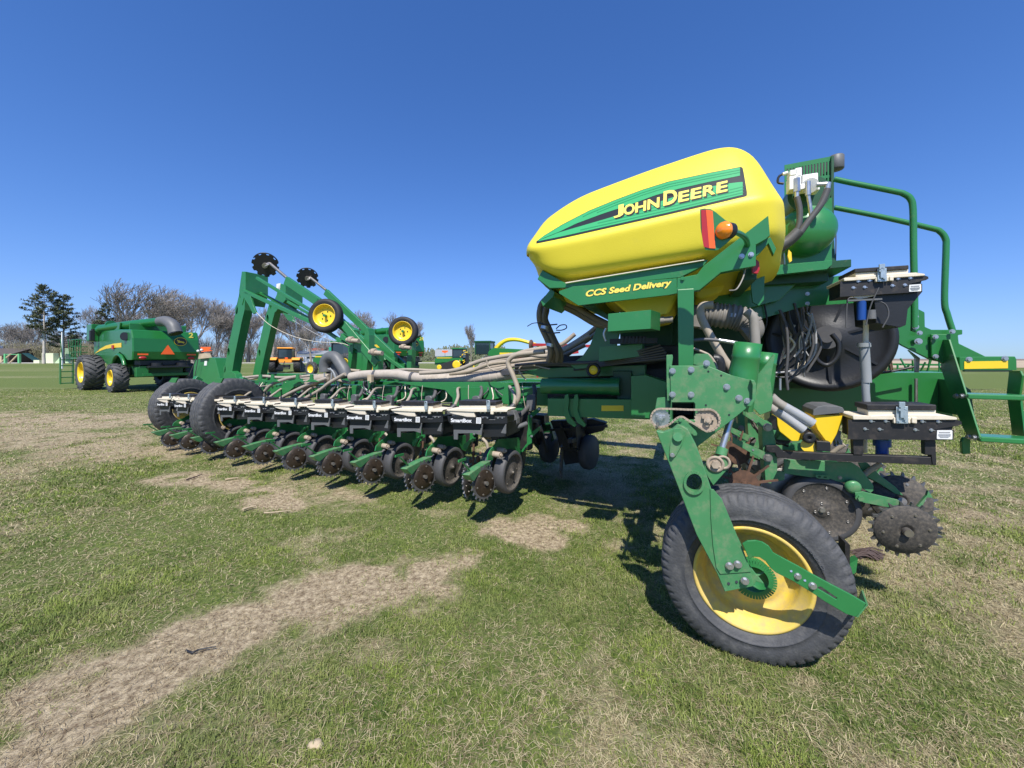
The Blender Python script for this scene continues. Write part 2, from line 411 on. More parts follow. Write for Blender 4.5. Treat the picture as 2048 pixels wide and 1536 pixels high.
def blade_object(name, n, straw, seed, kindlabel):
    rg = np.random.default_rng(seed)
    # density falls with distance from the standing point
    y = 1.0*(19.0/1.0)**(rg.random(n*3)**.88); x = (rg.random(n*3)*2-1)*(1.5*y+.8)
    b = bare(x, y); d = dry(x, y)
    pr = rg.random(n*3)
    if straw: keep = pr < np.clip(.40+.6*d, 0, 1)*(1-.12*b)
    else: keep = pr < (1-.72*d)*(1-np.clip(b*1.15-.1+(fbm(x, y, 9, 61)-.5)*1.1, 0, .96)*np.clip(b*4, 0, 1))
    tuft = fbm(x, y, 11, 71); keep &= rg.random(n*3) < (np.clip((tuft-.30)*3.6, .12, 1) if not straw else np.clip((.78-tuft)*3.2, .25, 1))
    x = x[keep][:n]; y = y[keep][:n]; n = len(x)
    z = ground_z(x, y)
    b = bare(x, y); tall = fbm(x, y, 1.2, 55)
    dist = np.hypot(x, y)
    wide = np.clip(dist/3.2, .8, 4.5)
    if straw:
        L = rg.uniform(.02, .06, n)*np.clip(dist/4, 1, 1.8); el_ = rg.uniform(.0, .55, n); w = rg.uniform(.0008, .0015, n)*wide
    else:
        L = rg.uniform(.020, .050, n)*(0.35+1.5*np.clip((tall-.25)*1.6, 0, 1))*np.clip(1-.5*b, .3, 1); el_ = rg.uniform(.6, 1.45, n); w = rg.uniform(.0012, .0021, n)*wide
    a = rg.uniform(0, 2*pi, n); bend = rg.uniform(.1, .55, n)
    dx, dy = np.cos(a), np.sin(a); px, py = -dy, dx
    z0 = z-.004+(rg.uniform(0, .012, n) if straw else 0)
    def pt(k, e, wk):
        return x+dx*np.cos(e)*L*k, y+dy*np.cos(e)*L*k, z0+np.sin(e)*L*k, w*wk
    v = np.empty((n, 5, 3), np.float32)
    for i, (k, ee, wk, sg) in enumerate([(0,el_,1,-1),(0,el_,1,1),(.55,el_,.8,1),(.55,el_,.8,-1),(1,np.clip(el_-bend,-.1,2),0,0)]):
        X_, Y_, Z_, w_ = pt(k, ee, wk)
        v[:,i,0] = X_+px*w_*sg; v[:,i,1] = Y_+py*w_*sg; v[:,i,2] = Z_
    base = (np.arange(n)*5)[:,None]
    loops = np.concatenate([base+0, base+1, base+2, base+3, base+3, base+2, base+4], 1).astype(np.int32).ravel()
    ls = (np.arange(n)*7)[:,None]+np.array([0,4]); ls = ls.astype(np.int32).ravel()
    me = bpy.data.meshes.new(name); me.vertices.add(n*5); me.vertices.foreach_set('co', v.ravel())
    me.loops.add(len(loops)); me.loops.foreach_set('vertex_index', loops)
    me.polygons.add(n*2); me.polygons.foreach_set('loop_start', ls); me.update(calc_edges=True)
    col = np.ones((n, 5, 4), np.float32)
    q = rg.random((n, 1))
    if straw:
        c0 = np.array([.19,.145,.075]); c1 = np.array([.72,.62,.38]); cc_ = c0+(c1-c0)*q**1.3
        br = np.clip(b, 0, 1)[:,None]*.35; cc_ = cc_*(1-br)+np.array([.22,.15,.10])*br
    else:
        c0 = np.array([.050,.105,.016]); c1 = np.array([.30,.36,.070]); cl_ = np.clip((fbm(x, y, 5, 47)-.33)*2.9, 0, 1)[:,None]; cc_ = c0+(c1-c0)*(q*.5+cl_*.55)
        m2 = np.clip((fbm(x, y, 2.2, 91)-.45)*3, 0, 1)[:,None]
        cc_ = cc_*(1-m2*.55)+np.array([.30,.31,.12])*m2*.55
    col[:,:,:3] = cc_[:,None,:]
    ca = me.color_attributes.new('col', 'FLOAT_COLOR', 'POINT'); ca.data.foreach_set('color', col.ravel())
    m = bpy.data.materials.new(name); m.use_nodes = True; N = m.node_tree.nodes; Lk = m.node_tree.links
    bs = N['Principled BSDF']; bs.inputs['Roughness'].default_value = .6; bs.inputs['Specular IOR Level'].default_value = .3
    at = N.new('ShaderNodeAttribute'); at.attribute_name = 'col'; Lk.new(at.outputs['Color'], bs.inputs['Base Color'])
    tr = N.new('ShaderNodeBsdfTranslucent'); Lk.new(at.outputs['Color'], tr.inputs['Color'])
    mx = N.new('ShaderNodeMixShader'); mx.inputs[0].default_value = .25
    Lk.new(bs.outputs[0], mx.inputs[1]); Lk.new(tr.outputs[0], mx.inputs[2]); Lk.new(mx.outputs[0], N['Material Output'].inputs['Surface'])
    me.materials.append(m); o = link(bpy.data.objects.new(name, me)); tag(o, kindlabel, 'grass', kind='stuff'); return o
blade_object('grass', 340000, False, 3, 'short green grass tufts growing over the lawn')
blade_object('dead_grass', 300000, True, 4, 'dry straw coloured grass and thatch lying on the lawn')
# ================= seed planter =================
PL = empty('seed_planter', (CA*.6+SA*3.6, -SA*.6+CA*3.6, 0), -math.atan2(SA, CA),
           'huge green folded row crop planter with yellow seed tank and spiked closing wheels', 'planter')
ORIG[PL] = Vector((.6, 3.6, 0))
def clusters(mb, eps=.003):
    n = len(mb.v); p = list(range(n))
    def fd(a):
        while p[a] != a: p[a] = p[p[a]]; a = p[a]
        return a
    for f in mb.f:
        a = fd(f[0])
        for b in f[1:]: p[fd(b)] = a
    box = {}
    for i in range(n):
        r = fd(i); v = mb.v[i]
        if r in box:
            b = box[r]
            for k in range(3): b[k] = min(b[k], v[k]); b[k+3] = max(b[k+3], v[k])
        else: box[r] = [*v, *v]
    rs = list(box); q = {r: r for r in rs}
    def fq(a):
        while q[a] != a: a = q[a]
        return a
    for i in range(len(rs)):
        for j in range(i+1, len(rs)):
            a, b = box[rs[i]], box[rs[j]]
            if all(a[k]-eps <= b[k+3] and b[k]-eps <= a[k+3] for k in range(3)): q[fq(rs[j])] = fq(rs[i])
    return [fq(fd(i)) for i in range(n)]
def split_mb(mb):
    cl = clusters(mb)
    ids = list(dict.fromkeys(cl))
    if len(ids) == 1: return [mb]
    out = {i: MB() for i in ids}; mp = {}
    for i, c in enumerate(cl): mp[i] = len(out[c].v); out[c].v.append(mb.v[i])
    for f, m, s in zip(mb.f, mb.m, mb.sm):
        o = out[cl[f[0]]]; o.f.append([mp[i] for i in f]); o.m.append(m); o.sm.append(s)
    return list(out.values())
def part(name, mb, m, parent=None, bev=.002, label=None, seg=1, one=False):
    r = None
    for q in ([mb] if one else split_mb(mb)):
        o = obj(name, q, m, parent or PL, bev, seg, label); r = r or o
    return r
def plate(pts, s, th, zf=lambda a, b: (a, b), holes=(), mb=None, mi=0):
    mb = mb or MB()
    return mb.prism([P(*zf(*p), s) for p in pts], (0, th, 0), mi, [[P(*zf(*p), s) for p in h] for h in holes])
def ell(cx, cy, rx, ry, n=20): return [(cx+rx*cos(2*pi*i/n), cy+ry*sin(2*pi*i/n)) for i in range(n)]
AS = Vector((0,1,0)); AR = Vector((1,0,0)); AZ = Vector((0,0,1))

# ---------- tyres ----------
def tyre_mesh(c, axis, R, w, rim, n=220, lug=.010, style='highway'):
    mb = MB(); hw = w/2
    prof = [(-hw*.62, rim), (-hw*.80, rim+.012), (-hw*.93, rim+(R-rim)*.22), (-hw*.965, rim+(R-rim)*.30), (-hw*.985-.003, rim+(R-rim)*.32), (-hw*.97, rim+(R-rim)*.34), (-hw, rim+(R-rim)*.45), (-hw*.985, rim+(R-rim)*.62), (-hw*.93, rim+(R-rim)*.78),
            (-hw*.88, R-.024), (-hw*.83, R-.012), (-hw*.74, R-.004)]
    k = 9; zones = ['s']*9+['sh','sh','sh']
    tw = hw*.70
    for t, dz in ((-.92,'b'),(-.56,'b'),(-.50,'g'),(-.44,'b'),(-.08,'b'),(-.05,'g'),(.05,'g'),(.08,'b'),(.44,'b'),(.50,'g'),(.56,'b'),(.92,'b')):
        prof.append((tw*t, R if dz == 'b' else R-lug)); zones.append(dz)
    prof += [(-h, r) for h, r in prof[:12][::-1]]; zones += ['sh','sh','sh']+['s']*9
    def fn(i, j, h, r):
        z = zones[i]
        if style == 'highway':
            if z == 'sh' and (j+(2 if i > 15 else 0)) % 5 == 0: r -= lug*1.5; h *= .985
            if z in 'bg': h += .004*(1 if (j//3) % 2 else -1)
        return h, r
    mb.lathe(c, axis, prof, n, 0, True, fn=fn if style == 'highway' else None)
    mb.lathe(c, axis, [(hw*.62, rim), (-hw*.62, rim)], n)
    return mb
def rim_mesh(c, axis, rr, w, dish=.06, hub=.05, bolts=6):   # axis points to the viewer's side
    mb = MB(); hw = w/2
    prof = [(hw*.60, rr+.016), (hw*.66, rr+.012), (hw*.62, rr-.004), (hw*.45, rr-.012), (hw*.38, rr-.03), (hw*.1, rr-.035), (-hw*.1, rr-.045), (hw*.5-dish, rr*.80), (hw*.5-dish*.8, rr*.66), (hw*.5-dish*.95, rr*.45), (hw*.5-dish, .0)]
    mb.lathe(c, axis, prof, 64)
    mb.lathe(c, axis, [(-hw*.60, rr+.016), (-hw*.66, rr+.01), (-hw*.5, rr-.02), (-hw*.1, rr-.045)], 64)
    return mb

# near castor wheel
wc = P(1507, 1150, 2.33); wc.z = .403; wc.x = P(1503, 1157, 2.22).x
tyre = part('tyre', tyre_mesh(wc, (0,-1,0), .418, .27, .248, 300, .009), M['rubber'], bev=0, label='big worn near tyre with a tan dusty tread')
rm = MB(); a_ = Vector((0,-1,0))
rm.lathe(wc, a_, [(.100,.262),(.112,.262),(.115,.252),(.108,.243),(.085,.236),(.070,.216),(.052,.210),(.02,.203),(-.005,.188),(.0,.165),(.012,.14),(.010,.09),(.004,0)], 96)
rm.lathe(wc, a_, [(-.10,.26),(-.11,.25),(-.05,.21),(0,.2)], 64)
for i in range(6):
    a = 2*pi*i/6+.3; rm.bolt(wc+Vector((.105*cos(a), -.012, .105*sin(a))), .012)
part('rim', rm, M['yellowrim'], tyre, 0)
tl = MB()
def arc(a0, a1, r0, r1):
    def f(x, y):
        a = a0+(a1-a0)*x; r = r0+(r1-r0)*y
        k = (r-.248)/(.17)
        off = .27/2*(.93+.07*min(1, k*2.0))+.0050
        return wc+Vector((cos(a)*r, -off, sin(a)*r))
    return f
text_on(tl, 'HIGHWAY TREAD', arc(1.32, .42, .300, .316))
part('tyre_lettering', tl, M['grey'], tyre, 0, one=True)
# finned green hub seen between the leg and scraper
hb = MB(); hc = wc+Vector((.012, -.04, .0))
hb.lathe(hc, (0,-1,0), [(0,.085),(.05,.085),(.055,.07),(.03,.065),(.03,0)], 40)
for i in range(44):
    a = 2*pi*i/44; d = Vector((cos(a), 0, sin(a)))
    hb.beam(hc+d*.062+Vector((0,-.06,0)), hc+d*.098+Vector((0,-.055,0)), .003, .010, (0,1,0))
part('hub', hb, M['green'], PL, 0)
st = MB()
st.prism([P(*Z1(*p), 2.13) for p in ((540,1020),(572,1062),(608,1052),(580,1070),(605,1102),(570,1090),(560,1112),(545,1085),(520,1070))], (0,.02,0))
part('axle_plate', st, M['greendirty'])

# leg of the castor wheel
leg = plate([(118,412),(150,418),(190,405),(215,385),(240,392),(262,405),(300,480),(330,562),(372,690),(440,815),(505,930),(545,1040),(560,1113),(428,1138),(395,1060),(300,880),(200,620)], 2.10, .055, Z1, [ell(290,645,38,44)])
part('castor_leg', leg, M['greendirty'], bev=.003)
lip = MB()
for k in range(24):
    a = 2*pi*k/24; b = 2*pi*(k+1)/24
    q = [P(*Z1(290+42*cos(x), 645+48*sin(x)), 2.094) for x in (a, b)]
    lip.beam(q[0], q[1], .012, .012, (0,1,0))
part('leg_hole_collar', lip, M['greendirty'], bev=0)
sk = plate([(362,672),(378,676),(415,720),(470,850),(508,945),(548,1048),(408,1058),(390,1030),(375,930),(365,800)], 2.094, .005, Z1)
part('leg_doubler_plate', sk, M['greendirty'], bev=.001)
kp = plate([(200,400),(232,400),(252,418),(236,470),(208,522),(196,532),(182,528),(178,512),(182,470)], 2.092, .007, Z1)
kp.cyl(P(*Z1(216,438), 2.092), P(*Z1(216,438), 2.078), .022, 24)
part('pivot_keeper', kp, M['greendirty'], bev=.001)
bl = MB()
for x, y, r in ((450,1020,.0125),(487,1013,.0125),(519,1088,.0125),(191,520,.008)): bl.bolt(P(*Z1(x,y), 2.089), r)
part('bolt', bl, M['zinc'], bev=0)
hl = MB()
for x, y in ((411,1025),(446,1100),(482,1093)): hl.cyl(P(*Z1(x,y), 2.0985), P(*Z1(x,y), 2.097), .006, 12)
part('bolt_hole', hl, M['blacktext'], bev=0)

# scraper arm
sc = plate([(508,922),(530,908),(566,906),(600,914),(628,932),(648,962),(690,985),(760,1022),(830,1062),(900,1100),(1000,1152),(1068,1192),(1050,1222),(1022,1252),(975,1238),(880,1182),(822,1142),(740,1092),(660,1052),(636,1032),(612,1000),(585,982),(556,980),(538,992)], 2.075, .012, Z1,
           [[(852,1116),(862,1114),(936,1166),(932,1173),(848,1124)]])
part('scraper_arm', sc, M['green'], bev=.002)
tip = MB(); q = [P(*Z1(*p), 2.074) for p in ((1003,1168),(1068,1195),(1046,1128))]
tip.prism([P(*Z1(1068,1195),2.075), P(*Z1(1022,1252),2.075), P(*Z1(1000,1238),2.25), P(*Z1(1046,1130),2.25)], (.006,0,.0))
part('scraper_blade', tip, M['greendirty'], bev=0)
bl = MB()
for x, y, r in ((758,1067,.010),(825,1110,.011)): bl.bolt(P(*Z1(x,y), 2.075), r)
for x, y in ((728,1044),(790,1086)): bl.cyl(P(*Z1(x,y), 2.0745), P(*Z1(x,y), 2.0735), .005, 10)
part('bolt', bl, M['zinc'], bev=0)

# big bracket plate over the wheel
bp = plate([(180,116),(350,116),(460,160),(548,182),(560,200),(566,262),(556,285),(470,355),(292,492),(262,470),(262,400),(180,398),(176,380),(185,280)], 2.26, .03, Z1, [[(188,282),(288,282),(294,290),(294,362),(188,362)]])
part('bracket_plate', bp, M['greendirty'], bev=.003)
b2 = MB()
plate([(164,68),(192,66),(194,80),(188,120),(182,275),(168,275),(165,190)], 2.27, .02, Z1, mb=b2)
plate([(122,262),(160,258),(172,270),(184,300),(180,400),(112,320),(118,285)], 2.30, .015, Z1, mb=b2)
plate([(286,62),(352,62),(378,100),(392,132),(286,110)], 2.42, .02, Z1, mb=b2)
part('bracket_tab', b2, M['greendirty'], bev=.002)
b3 = MB(); b3.prism([P(*Z1(*p), 2.23) for p in ((545,180),(562,182),(570,200),(568,270),(545,300),(530,300),(552,268),(554,205))], (0,.11,0))
part('bracket_flange', b3, M['greendirty'], bev=.002)
bl = MB()
for x, y in ((192,140),(276,134),(192,246),(276,247),(437,212),(492,262),(531,276),(346,105)): bl.bolt(P(*Z1(x,y), 2.26), .0115)
part('bolt', bl, M['zinc'], bev=0)
hl = MB()
for x, y in ((343,294),(448,338),(412,160),(354,142)): hl.cyl(P(*Z1(x,y), 2.2595), P(*Z1(x,y), 2.258), .005, 10)
part('bolt_hole', hl, M['blacktext'], bev=0)
# hollow square toolbar behind the window in the plate
tb = MB(); q = [P(*Z1(*p), 2.27) for p in ((190,284),(292,284),(292,380),(190,380))]
for a, b in zip(q, q[1:]+q[:1]): tb.beam((a+b)/2+Vector((0,.02,0)), (a+b)/2+Vector((0,4.2,0)), (a-b).length+.008, .008, (b-a))
tb.box((q[0]+q[2])/2+Vector((0,.35,0)), (.2,.01,.2))
part('toolbar', tb, M['darkgreen'], bev=0)

# chain and sprockets
SP1 = P(*Z1(137,352), 2.20); SP2 = P(*Z1(350,362), 2.20)
def sprocket(c, r, n, m, name):
    mb = MB(); prof = []
    for i in range(n*4):
        a = 2*pi*i/(n*4); rr = r if i % 4 in (0, 1) else r*.91
        prof.append(c+Vector((cos(a)*rr, 0, sin(a)*rr)))
    mb.prism(prof, (0,.006,0)); mb.cyl(c+Vector((0,.02,0)), c+Vector((0,-.022,0)), r*.28, 18)
    mb.cyl(c+Vector((0,-.022,0)), c+Vector((0,-.03,0)), r*.15, 6)
    for k in range(3):
        a = k*2.1+.4; mb.box(c+Vector((cos(a)*r*.4, -.008, sin(a)*r*.4)), (.012,.02,.012))
    return part(name, mb, m, bev=0)
sprocket(SP1, .050, 19, M['zinc'], 'sprocket'); sprocket(SP2, .062, 24, M['dirtmetal'], 'sprocket')
ch = MB()
px = [(137-44*cos(t), 352+44*sin(t)) for t in np.linspace(-1.5, 1.0, 14)]
px = [(p[0], p[1]) for p in px]
path = [(137,310),(200,312),(280,315),(345,314)]+[(350+54*sin(t), 362-50*cos(t)) for t in np.linspace(.15, 3.3, 14)]+[(300,385),(262,362),(240,348),(222,348),(205,358),(185,376),(160,390)]+[(137-42*sin(t), 352+42*cos(t)) for t in np.linspace(.0, 2.9, 12)]+[(137,310)]
pts = catmull([P(*Z1(*p), 2.195) for p in path], 5)
# even links
acc = [pts[0]]; need = .0085
for a, b in zip(pts[:-1], pts[1:]):
    while (b-acc[-1]).length > need: acc.append(acc[-1]+(b-acc[-1]).normalized()*need)
for i in range(len(acc)-1):
    a, b = acc[i], acc[i+1]
    ch.beam(a+(a-b)*.15, b+(b-a)*.15, .016 if i % 2 else .011, .0085, (0,1,0))
part('drive_chain', ch, M['dirtmetal'], bev=0)
id_ = plate([(222,352),(234,352),(298,412),(304,425),(296,434),(284,432),(228,382),(216,368)], 2.185, .012, Z1)
id_.bolt(P(*Z1(227,362), 2.185), .008); id_.bolt(P(*Z1(291,423), 2.185), .009)
part('chain_tensioner', id_, M['greendirty'], bev=.001)
ax = MB(); ax.cyl(SP1, SP1+Vector((0,.9,0)), .012, 6); ax.cyl(SP2, SP2+Vector((0,.3,0)), .014, 6)
ax.tube([P(*Z1(124,372), 2.17), P(*Z1(124,392), 2.17), P(*Z1(118,402), 2.18)], .006, 6)
part('drive_shaft', ax, M['steel'], bev=0)

# lift cylinder and clevis
cy = MB(); a = P(*Z1(462,330), 2.36); b = P(*Z1(410,512), 2.30)
cy.cyl(a, b, .016, 20); part('cylinder_rod', cy, M['zinc'], bev=0)
cl = MB(); c1 = P(*Z1(412,512), 2.28); cl.cyl(c1+(a-b).normalized()*.03, c1-(a-b).normalized()*.01, .027, 20)
plate([(330,582),(358,545),(385,528),(428,528),(452,540),(455,556),(440,585),(376,658),(352,620)], 2.24, .04, Z1, mb=cl)
part('clevis_plate', cl, M['greendirty'], bev=.002)
cr = MB(); c = P(*Z1(385,560), 2.24)
cr.lathe(c, (0,-1,0), [(0,.042),(.008,.042),(.008,.028),(0,.028)], 28, mi=0); cr.bolt(c, .02)
c = P(*Z1(420,553), 2.24); cr.lathe(c, (0,-1,0), [(0,.036),(.006,.036),(.006,.024),(0,.024)], 28)
part('pin_collar', cr, M['dirtmetal'], bev=0)

# twin round posts
tp = MB()
t0 = P(1496, 686, 2.36); b0 = P(1480, 800, 2.36)
for (u, v, ub, vb, s, r) in ((1496,686,1478,800,2.40,.066),(1533,705,1520,790,2.58,.055)):
    t0 = P(u, v, s); b0 = P(ub, vb, s); A = (t0-b0).normalized(); ln = (t0-b0).length
    tp.lathe(b0, A, [(-.05,r*1.1),(ln*.5,r*1.06),(ln*.72,r*1.0),(ln*.75,r*1.06),(ln*.78,r*1.0),(ln,r),(ln-.002,r-.008),(ln-.3,r-.008)], 36)
part('jack_tube', tp, M['green'], bev=0)
t2 = plate([(1500,770),(1548,708),(1550,712),(1541,762),(1546,800),(1542,822),(1520,830),(1490,800)], 2.45, .02)
part('weld_gusset', t2, M['greendirty'], bev=.002)

# ---------- row unit of the centre section (seen from the side) ----------
def side_unit(box=True):
    u = MB()
    plate([(345,828),(780,848),(830,880),(872,935),(905,975),(920,1002),(918,1030),(900,1045),(840,1010),(780,980),(720,975),(345,918)], 3.02, .012, Z8, mb=u)
    plate([(300,905),(350,908),(350,960),(290,972),(270,935)], 3.02, .02, Z8, mb=u)
    plate([(820,850),(880,850),(960,930),(1060,1005),(1110,1060),(1060,1050),(960,985),(860,930)], 3.10, .012, Z8, mb=u)
    for s in (2.90, 3.16):
        plate([(98,520),(128,518),(262,606),(268,630),(250,645),(228,640),(96,552)], s, .012, Z8, mb=u)
        plate([(18,682),(45,700),(262,798),(268,822),(248,842),(225,838),(15,722)], s, .012, Z8, mb=u)
    plate([(206,596),(265,598),(278,640),(300,760),(303,905),(262,985),(228,975),(218,850),(206,700)], 2.915, .14, Z8, mb=u)
    plate([(80,500),(170,545),(150,570),(85,545)], 3.16, .05, Z8, mb=u)
    plate([(330,650),(395,712),(300,700)], 3.05, .1, Z8, mb=u)
    root = part('row_unit', u, M['greendirty'], bev=.002)
    pb = MB()
    for x, y, r in ((240,622,.018),(242,818,.018)): pb.bolt(P(*Z8(x,y), 2.90), r)
    for x, y, r in ((145,575,.006),(148,768,.006),(115,518,.006)): pb.cyl(P(*Z8(x,y), 2.8985), P(*Z8(x,y), 2.897), r, 10)
    c = P(*Z8(782,1000), 3.0); pb.bolt(c, .022); pb.bolt(P(*Z8(703,945), 3.02), .008)
    part('pivot_bolt', pb, M['steel'], root, 0)
    ah = MB(); c = P(*Z8(782,1000), 3.0); ah.lathe(c, (0,-1,0), [(0,.040),(.02,.040),(.03,.026),(.03,0)], 24)
    ah.prism([P(*Z8(*p), 3.0) for p in ((545,925),(630,928),(640,940),(632,955),(560,948),(545,940))], (0,-.006,0), 0, [[P(*Z8(*p), 3.0) for p in ell(570,938,10,5,10)],[P(*Z8(*p), 3.0) for p in ell(608,941,12,5,10)]])
    part('depth_stop', ah, M['greendirty'], root, 0)
    # gauge wheel
    for s, nm in ((3.06,0),(3.24,1)):
        c = P(*Z8(592,1155), 3.0) if nm == 0 else P(*Z8(592,1155), 3.0)+Vector((-.02,.24,0))
        c.y = s; w = MB()
        w.lathe(c, (0,-1,0), [(-.055,.17),(-.055,.198),(-.03,.206),(.03,.206),(.050,.200),(.058,.185),(.056,.168)], 72)
        gw = part('gauge_wheel', w, M['wheelgrey'], root, 0)
        f = MB(); f.lathe(c, (0,-1,0), [(.056,.169),(.048,.164),(.046,.12),(.040,.09),(.040,.05),(.046,.045),(.046,0)], 56); f.lathe(c, (0,1,0), [(.05,.169),(.03,0)], 40)
        part('wheel_face', f, M['hubdirt'], gw, 0)
        g = MB()
        for i in range(7): a = 2*pi*i/7+.5; g.lathe(c+Vector((.142*cos(a), -.047, .142*sin(a))), (0,-1,0), [(.004,.008),(.006,.006),(.002,.004),(.002,0)], 12)
        for i in range(3): a = 2*pi*i/3+pi/2; g.lathe(c+Vector((.038*cos(a), -.044, .038*sin(a))), (0,-1,0), [(.004,.009),(.006,.007),(.003,.005),(.003,0)], 12)
        g.bolt(c+Vector((0,-.045,0)), .014); part('rivet', g, M['steel'], gw, 0)
    od = MB(); c = P(*Z8(400,1060), 3.14); c.y = 3.15
    od.lathe(c, (.12,-1,0), [(.006,0),(.010,.08),(.004,.19),(.0,.195),(-.004,.19),(-.006,0)], 64); part('opener_disc', od, M['steel'], root, 0)
    # closing wheels and arm
    ca = plate([(800,1040),(850,1035),(1075,1088),(1100,1105),(1100,1148),(1060,1145),(840,1102),(805,1085)], 2.97, .012, Z8)
    plate([(870,925),(1040,985),(1200,1030),(1255,1060),(1240,1100),(1180,1070),(1010,1010),(880,950)], 3.13, .012, Z8, mb=ca)
    ca.prism([P(*Z8(*p), 2.98) for p in ((1200,1130),(1260,1060),(1270,1030),(1300,1075),(1262,1072),(1225,1140))], (0,.02,0))
    part('closing_arm', ca, M['greendirty'], root, .001)
    bq = MB(); bq.bolt(P(*Z8(832,1075), 2.965), .016); part('arm_bolt', bq, M['greendirty'], root, 0)
    for c, s in ((P(*Z8(1115,1275), 2.96), 1), (P(*Z8(1085,1090), 3.12), -1)):
        spiked(c, Vector((.10*s, -1, -.16*s)), root, M['spike'], s)
    hs = MB()
    hs.tube([P(*Z8(860,925), 3.08), P(*Z8(900,895), 3.07), P(*Z8(970,855), 3.05)], .016, 10)
    part('seed_hose', hs, M['hose'], root, 0)
    # hopper and meter
    yh = MB(); yl = [P(*Z8(*p), 2.98) for p in ((543,545),(722,545),(718,590),(700,640),(645,738),(632,738),(560,640),(545,600))]
    yh.prism(yl, (0,.22,0)); part('mini_hopper', yh, M['yellowp'], root, .008, seg=3)
    y2 = plate([(300,558),(312,552),(400,600),(480,652),(482,690),(440,712),(395,712),(318,650),(304,610)], 2.99, .16, Z8)
    y2.cyl(P(*Z8(508,740), 2.96), P(*Z8(508,740), 3.1), .045, 20)
    part('meter_housing', y2, M['yellowp'], root, .004, seg=2)
    lid = MB(); c = P(*Z8(635,512), 3.09)
    plate([(530,545),(534,512),(560,492),(600,484),(690,486),(722,496),(732,512),(730,530),(545,548)], 2.965, .24, Z8, mb=lid)
    part('hopper_lid', lid, M['grey'], root, .012, seg=3)
    mo = MB(); c = P(*Z8(508,690), 2.94)
    mo.lathe(c, (0,-1,0), [(-.08,.036),(.0,.036),(.006,.030),(.006,.010),(-.01,.009),(-.01,0)], 28)
    mo.box(P(*Z8(590,740), 2.95), (.07,.05,.06)); mo.prism([P(*Z8(*p), 3.0) for p in ((262,590),(300,556),(304,640),(262,632))], (0,.12,0))
    part('meter_drive', mo, M['blackclean'], root, .003)
    lv = plate([(695,640),(712,650),(708,690),(722,735),(700,735),(690,700),(680,735),(668,690)], 3.0, .03, Z8)
    part('meter_lever', lv, M['greylt'], root, 0)
    return root
def spiked(c, ax, root, m, s=1, R=.172, nt=20, hubr=.022, face=True, hubm=None, fk=.86):
    ax = Vector(ax).normalized(); X, Y, A = frame(ax); w = MB(); prof = []
    for i in range(nt):
        for t, rr in ((0,.86),(.34,.87),(.58,1.0),(.70,1.0),(.76,.87)):
            a = 2*pi*(i+t*.95)/nt; prof.append(c+(X*cos(a)+Y*sin(a))*R*rr)
    w.prism([p+A*-.006 for p in prof], A*.014)
    o = part('closing_wheel', w, m, root, 0)
    if face:
        f = MB(); f.lathe(c, ax, [(.008,R*fk),(.016,R*(fk-.03)),(.018,R*.4),(.022,R*.28),(.022,R*.2),(.016,R*.19),(.016,0)], 40)
        part('wheel_face', f, hubm or M['hubdirt'], o, 0)
        g = MB()
        for i in range(6): a = 2*pi*i/6+.2; g.bolt(c+(X*cos(a)+Y*sin(a))*R*.62+A*.016, .006, ax)
        g.cyl(c+A*.016, c+A*.045, hubr, 20); part('hub_bolt', g, M['steel'], o, 0)
    return o
SU = side_unit()
